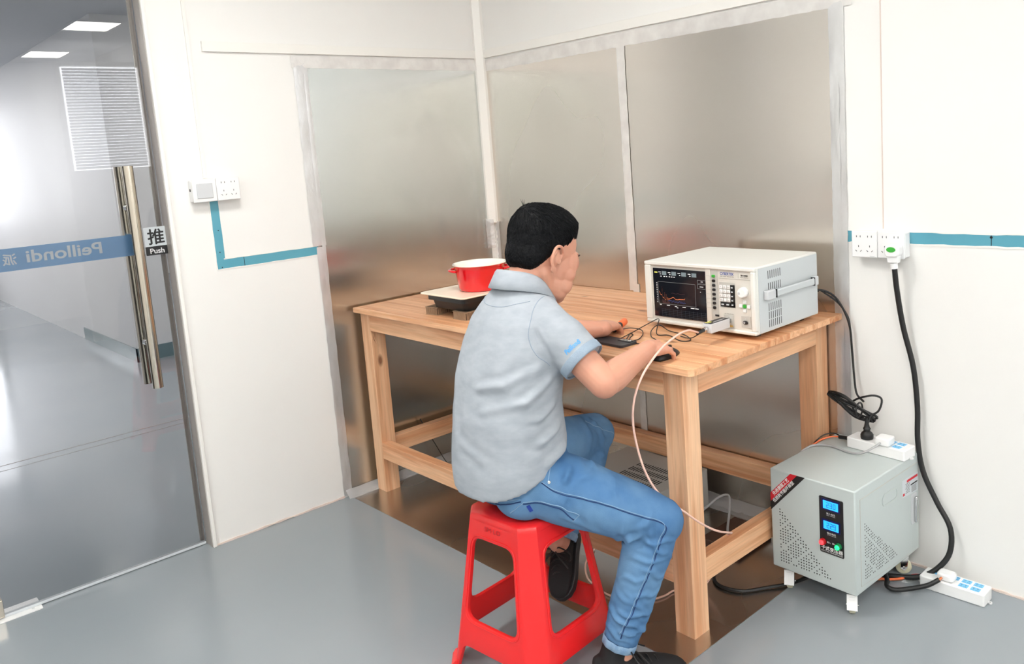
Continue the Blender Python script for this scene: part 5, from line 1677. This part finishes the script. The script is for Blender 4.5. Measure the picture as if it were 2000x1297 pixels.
# ------------------------------------------------------------------ jeans
jm_ = MB()
jm_.ell(V3(1.50, -1.18, .605), .160, .140, .11)
jm_.ell(V3(1.445, -1.19, .538), .082, .088, .073)
jm_.ell(V3(1.565, -1.205, .538), .085, .092, .073)
def leg(h, k, a, r, kr, tail):
    jm_.tube([h+(h-k)*.05, h+(k-h)*.25, h+(k-h)*.55, h+(k-h)*.85, k+(k-h)*.02], r, 28, round_caps=True)
    jm_.ell(k, kr, kr, kr)
    jm_.tube([k+(k-a)*.02, k+(a-k)*.25, k+(a-k)*.55, k+(a-k)*.8, a], tail, 26, round_caps=False)
leg(HIR, KNR, ANR, [.094, .096, .088, .076, .066], .064, [.062, .067, .062, .055, .047])
leg(HIL, KNL, ANL, [.092, .092, .084, .074, .066], .065, [.062, .066, .062, .056, .050])
jeans = fuse(jm_, .005, 5, .5)
def arcf(k, a, t, r, a0, a1, slant, wd, ht):
    """a crease part of the way round a trouser leg, seen from the side of the seam"""
    ax = (a-k).normalized(); c = k+(a-k)*t
    ref = V3(.6, -.75, .3); u = (ref-ax*ref.dot(ax)).normalized(); v = ax.cross(u)
    pts = []
    for i in range(7):
        an = math.radians(a0+(a1-a0)*i/6)
        pts.append(c+(u*math.cos(an)+v*math.sin(an))*r+ax*slant*(i/6-.5)+ax*.006*math.sin(i*1.9+t*9))
    return (pts, wd, ht)
rf = random.Random(12)
extra = []
for t, r, a0, a1, sl, ht in ((.10, .066, -70, 30, .03, .006), (.17, .067, -80, 10, -.03, .005), (.26, .068, -75, 60, .035, .004), (.36, .067, -80, 0, -.03, .005), (.45, .066, -30, 75, .04, .0035), (.54, .064, -80, 20, .03, .0055), (.63, .061, -70, 65, -.025, .004), (.71, .059, -80, 40, .03, .007), (.79, .057, -75, 80, -.02, .008), (.86, .054, -80, 20, .03, .008), (.92, .052, -50, 75, -.02, .006)):
    extra.append(arcf(KNR, ANR, t, r, a0, a1, sl, .007, ht))
for t, r, a0, a1, sl, ht in ((.95, .07, -20, 90, .03, .006), (.87, .078, -10, 80, -.04, .005), (.78, .082, 10, 90, .05, .004), (.2, .098, -60, 30, .05, .004), (.32, .097, -80, 0, -.06, .004), (.45, .092, -20, 70, .06, .003), (.6, .088, -70, 10, .05, .003)):
    extra.append(arcf(HIR, KNR, t, r, a0, a1, sl, .010, ht))
for t, r, a0, a1, sl, ht in ((.9, .075, -60, 60, .03, .005), (.75, .082, -70, 40, -.03, .004)):
    extra.append(arcf(HIL, KNL, t, r, a0, a1, sl, .009, ht))
for t, r, a0, a1, sl, ht in ((.06, .066, -60, 60, .02, .005), (.16, .067, -70, 50, -.02, .004)):
    extra.append(arcf(KNL, ANL, t, r, a0, a1, sl, .008, ht))
folds(jeans, extra+[
    ([(1.80, -1.06, .43), (1.77, -1.05, .40), (1.74, -1.0, .41)], .009, -0.0128),
    ([(1.86, -1.03, .44), (1.81, -1.065, .425), (1.74, -1.07, .445)], .009, 0.0128),
    ([(1.68, -1.12, .66), (1.70, -1.17, .60), (1.68, -1.2, .55)], .010, 0.0096),
    ([(1.64, -1.06, .65), (1.68, -1.06, .63), (1.72, -1.1, .57)], .010, 0.0080),
    ([(1.70, -1.20, .50), (1.73, -1.17, .46), (1.76, -1.12, .42)], .012, 0.0080),
    ([(1.46, -.85, .60), (1.47, -.80, .61), (1.48, -.75, .59)], .008, 0.0064),
    ([(1.50, -.83, .56), (1.495, -.79, .58), (1.49, -.76, .56)], .007, 0.0064),
    ([(1.49, -.83, .50), (1.5, -.78, .49), (1.49, -.74, .50)], .008, 0.0080),
], .004, 9)
dn = mat('denim', (64, 104, 148), 0.85, spec=0.15)
mottled(dn, (112, 150, 186), 5.0, .95, .35, 700, detail=6)
jo = obj('jeans', jeans, dn, person)
jb = BVHTree.FromPolygons([v.co[:] for v in jeans.vertices], [tuple(p.vertices) for p in jeans.polygons])
pale = mat('pale_seam', (128, 160, 190), .85); navy = mat('dark_seam', (30, 58, 104), .85)
def seamline(pts, r_=.0010, m=pale, off=.0009):
    obj('seam', MB().tube(onto(jb, pts, off), r_, 6, smooth=False), m, jo)
side = [(1.66, -1.235, .60), (1.70, -1.215, .575), (1.77, -1.15, .545), (1.84, -1.07, .50), (1.885, -1.01, .465), (1.875, -1.02, .42), (1.85, -1.05, .33), (1.83, -1.09, .24), (1.80, -1.12, .16)]
seamline(side)
seamline([(a+.003, b+.002, c-.006) for a, b, c in side], .0016, navy, 0)
seamline([(1.63, -1.12, .66), (1.66, -1.19, .63), (1.68, -1.225, .595)], .0013)
seamline([(1.52, -1.33, .53), (1.58, -1.335, .545), (1.64, -1.30, .56)], .0012)
seamline([(1.52, -1.325, .515), (1.58, -1.33, .53), (1.64, -1.295, .548)], .0016, navy)
pk = [(1.645, -1.285, .545), (1.70, -1.235, .53), (1.745, -1.19, .495), (1.735, -1.195, .48)]
seamline([(1.60, -1.31, .50), (1.625, -1.305, .52), (1.645, -1.285, .545)], .0012); seamline(pk, .0013)
seamline([(1.645, -1.285, .538), (1.70, -1.235, .523), (1.74, -1.19, .487)], .0018, navy)
seamline([(1.44, -.86, .60), (1.49, -.80, .58), (1.50, -.74, .55)], .0012)
c0, n0, _, _ = jb.find_nearest(V3(1.685, -1.225, .60))
obj('rivet', MB().lathe([(0, 0), (.0045, 0), (.0042, .0016), (0, .0022)], c0, 16, n0), 'chrome', jo)
c0, n0, _, _ = jb.find_nearest(V3(1.665, -1.275, .515))
u0 = (V3(.6, .55, .3)-n0*V3(.6, .55, .3).dot(n0)).normalized(); v0 = n0.cross(u0)
obj('pocket_tag', MB().obox(c0+n0*.0006, u0, v0, n0, .005, .011, .0006), mat('tag_blue', (32, 62, 150), .7), jo)
# rolled hems
def hem(a, k, r_, h_):
    d = (a-k).normalized(); u = d.orthogonal().normalized(); v = d.cross(u)
    rg = []
    for (t, rr_) in ((-.004, r_), (0, r_+.0025), (h_, r_+.001), (h_+.002, r_-.002), (h_, r_-.004), (0, r_-.004)):
        rg.append([a+d*t+(u*math.cos(q_*PI/24)+v*math.sin(q_*PI/24))*(rr_+.0012*math.sin(q_*5)) for q_ in range(48)])
    rg.append(rg[0])
    obj('hem', MB().loft(rg, caps=False), mottled(mat('hem_denim', (136, 164, 190), .85), (100, 134, 170), 60, .8, .5, 300), jo, smooth=2)
hem(ANR, KNR, .047, .017); hem(ANL, KNL, .050, .017)
# ------------------------------------------------------------------ shoes
def shoe(heel, toe, upv, ank, label=None, sc_=1.0):
    F = (toe-heel).normalized(); Lh = (toe-heel).length
    U = (upv-F*upv.dot(F)).normalized(); S = F.cross(U)
    def ring(t, hw, h0, h1, n=24):
        c = heel+F*Lh*t
        out = []
        for k in range(n):
            a = 2*PI*k/n
            x = math.cos(a)*hw; z = (h0+h1)/2+(h1-h0)/2*math.sin(a)
            out.append(c+S*x+U*z)
        return out
    m = MB()
    prof = [(0.0, .012, .018, .055), (.02, .027, .014, .068), (.10, .034, .012, .078), (.24, .036, .012, .080), (.38, .037, .012, .070), (.52, .040, .012, .060), (.68, .043, .012, .052), (.82, .041, .012, .044), (.93, .032, .012, .036), (.985, .018, .014, .028), (1.0, .006, .018, .022)]
    m.loft([ring(*p) for p in prof])
    m.tube([heel+F*Lh*.2+U*.05, ank], [.038, .038], 20, round_caps=True)
    up_ = obj('shoe', fuse(m, .004, 4), 'shoe', person)
    if label: up_['label'] = label
    s_ = MB(); a, b = [], []
    for t, hw in ((0, .014), (.03, .03), (.12, .037), (.3, .037), (.5, .041), (.7, .046), (.85, .043), (.95, .031), (1.01, .008)):
        a.append((t, hw)); b.append((t, -hw))
    poly = a+list(reversed(b))
    s_.loft([[heel+F*Lh*t+S*x+U*0 for t, x in poly], [heel+F*Lh*t+S*x*1.03+U*.008 for t, x in poly], [heel+F*Lh*t+S*x+U*.02 for t, x in poly]])
    obj('sole', s_, 'sole', up_, bev=.002)
    l_ = MB()
    for k in range(4):
        t = .42+k*.085
        c = heel+F*Lh*t+U*(.070-.006*k)
        l_.tube([c-S*.026-U*.012, c+U*.001, c+S*.026-U*.012+F*.012], .0024, 8)
    c = heel+F*Lh*.40+U*.078
    for s in (-1, 1):
        l_.tube([c, c+S*.03*s+U*.018, c+S*.06*s+U*.002+F*.015, c+S*.05*s-U*.012+F*.03, c+S*.01*s+F*.01], .0022, 8)
        l_.tube([c, c+S*.02*s+U*.006+F*.02, c+S*.045*s-U*.02+F*.05], .0022, 8)
    obj('laces', l_, 'black_rub', up_)
fdir = V3(.62, .78, 0).normalized()
shoe(V3(1.762, -1.085, .003)-fdir*.075, V3(1.762, -1.085, .003)+fdir*.185, Z, ANR+V3(0, 0, .015), 'black laced shoe flat on the floor')
hl_ = ANL+V3(-.01, .035, .0)
shoe(V3(1.425, -.915, .262), V3(1.50, -1.045, .115), V3(.05, -.35, .75)*1.0+V3(0, -.6, .1), ANL+V3(0, 0, .01), 'black shoe tucked back under the stool')
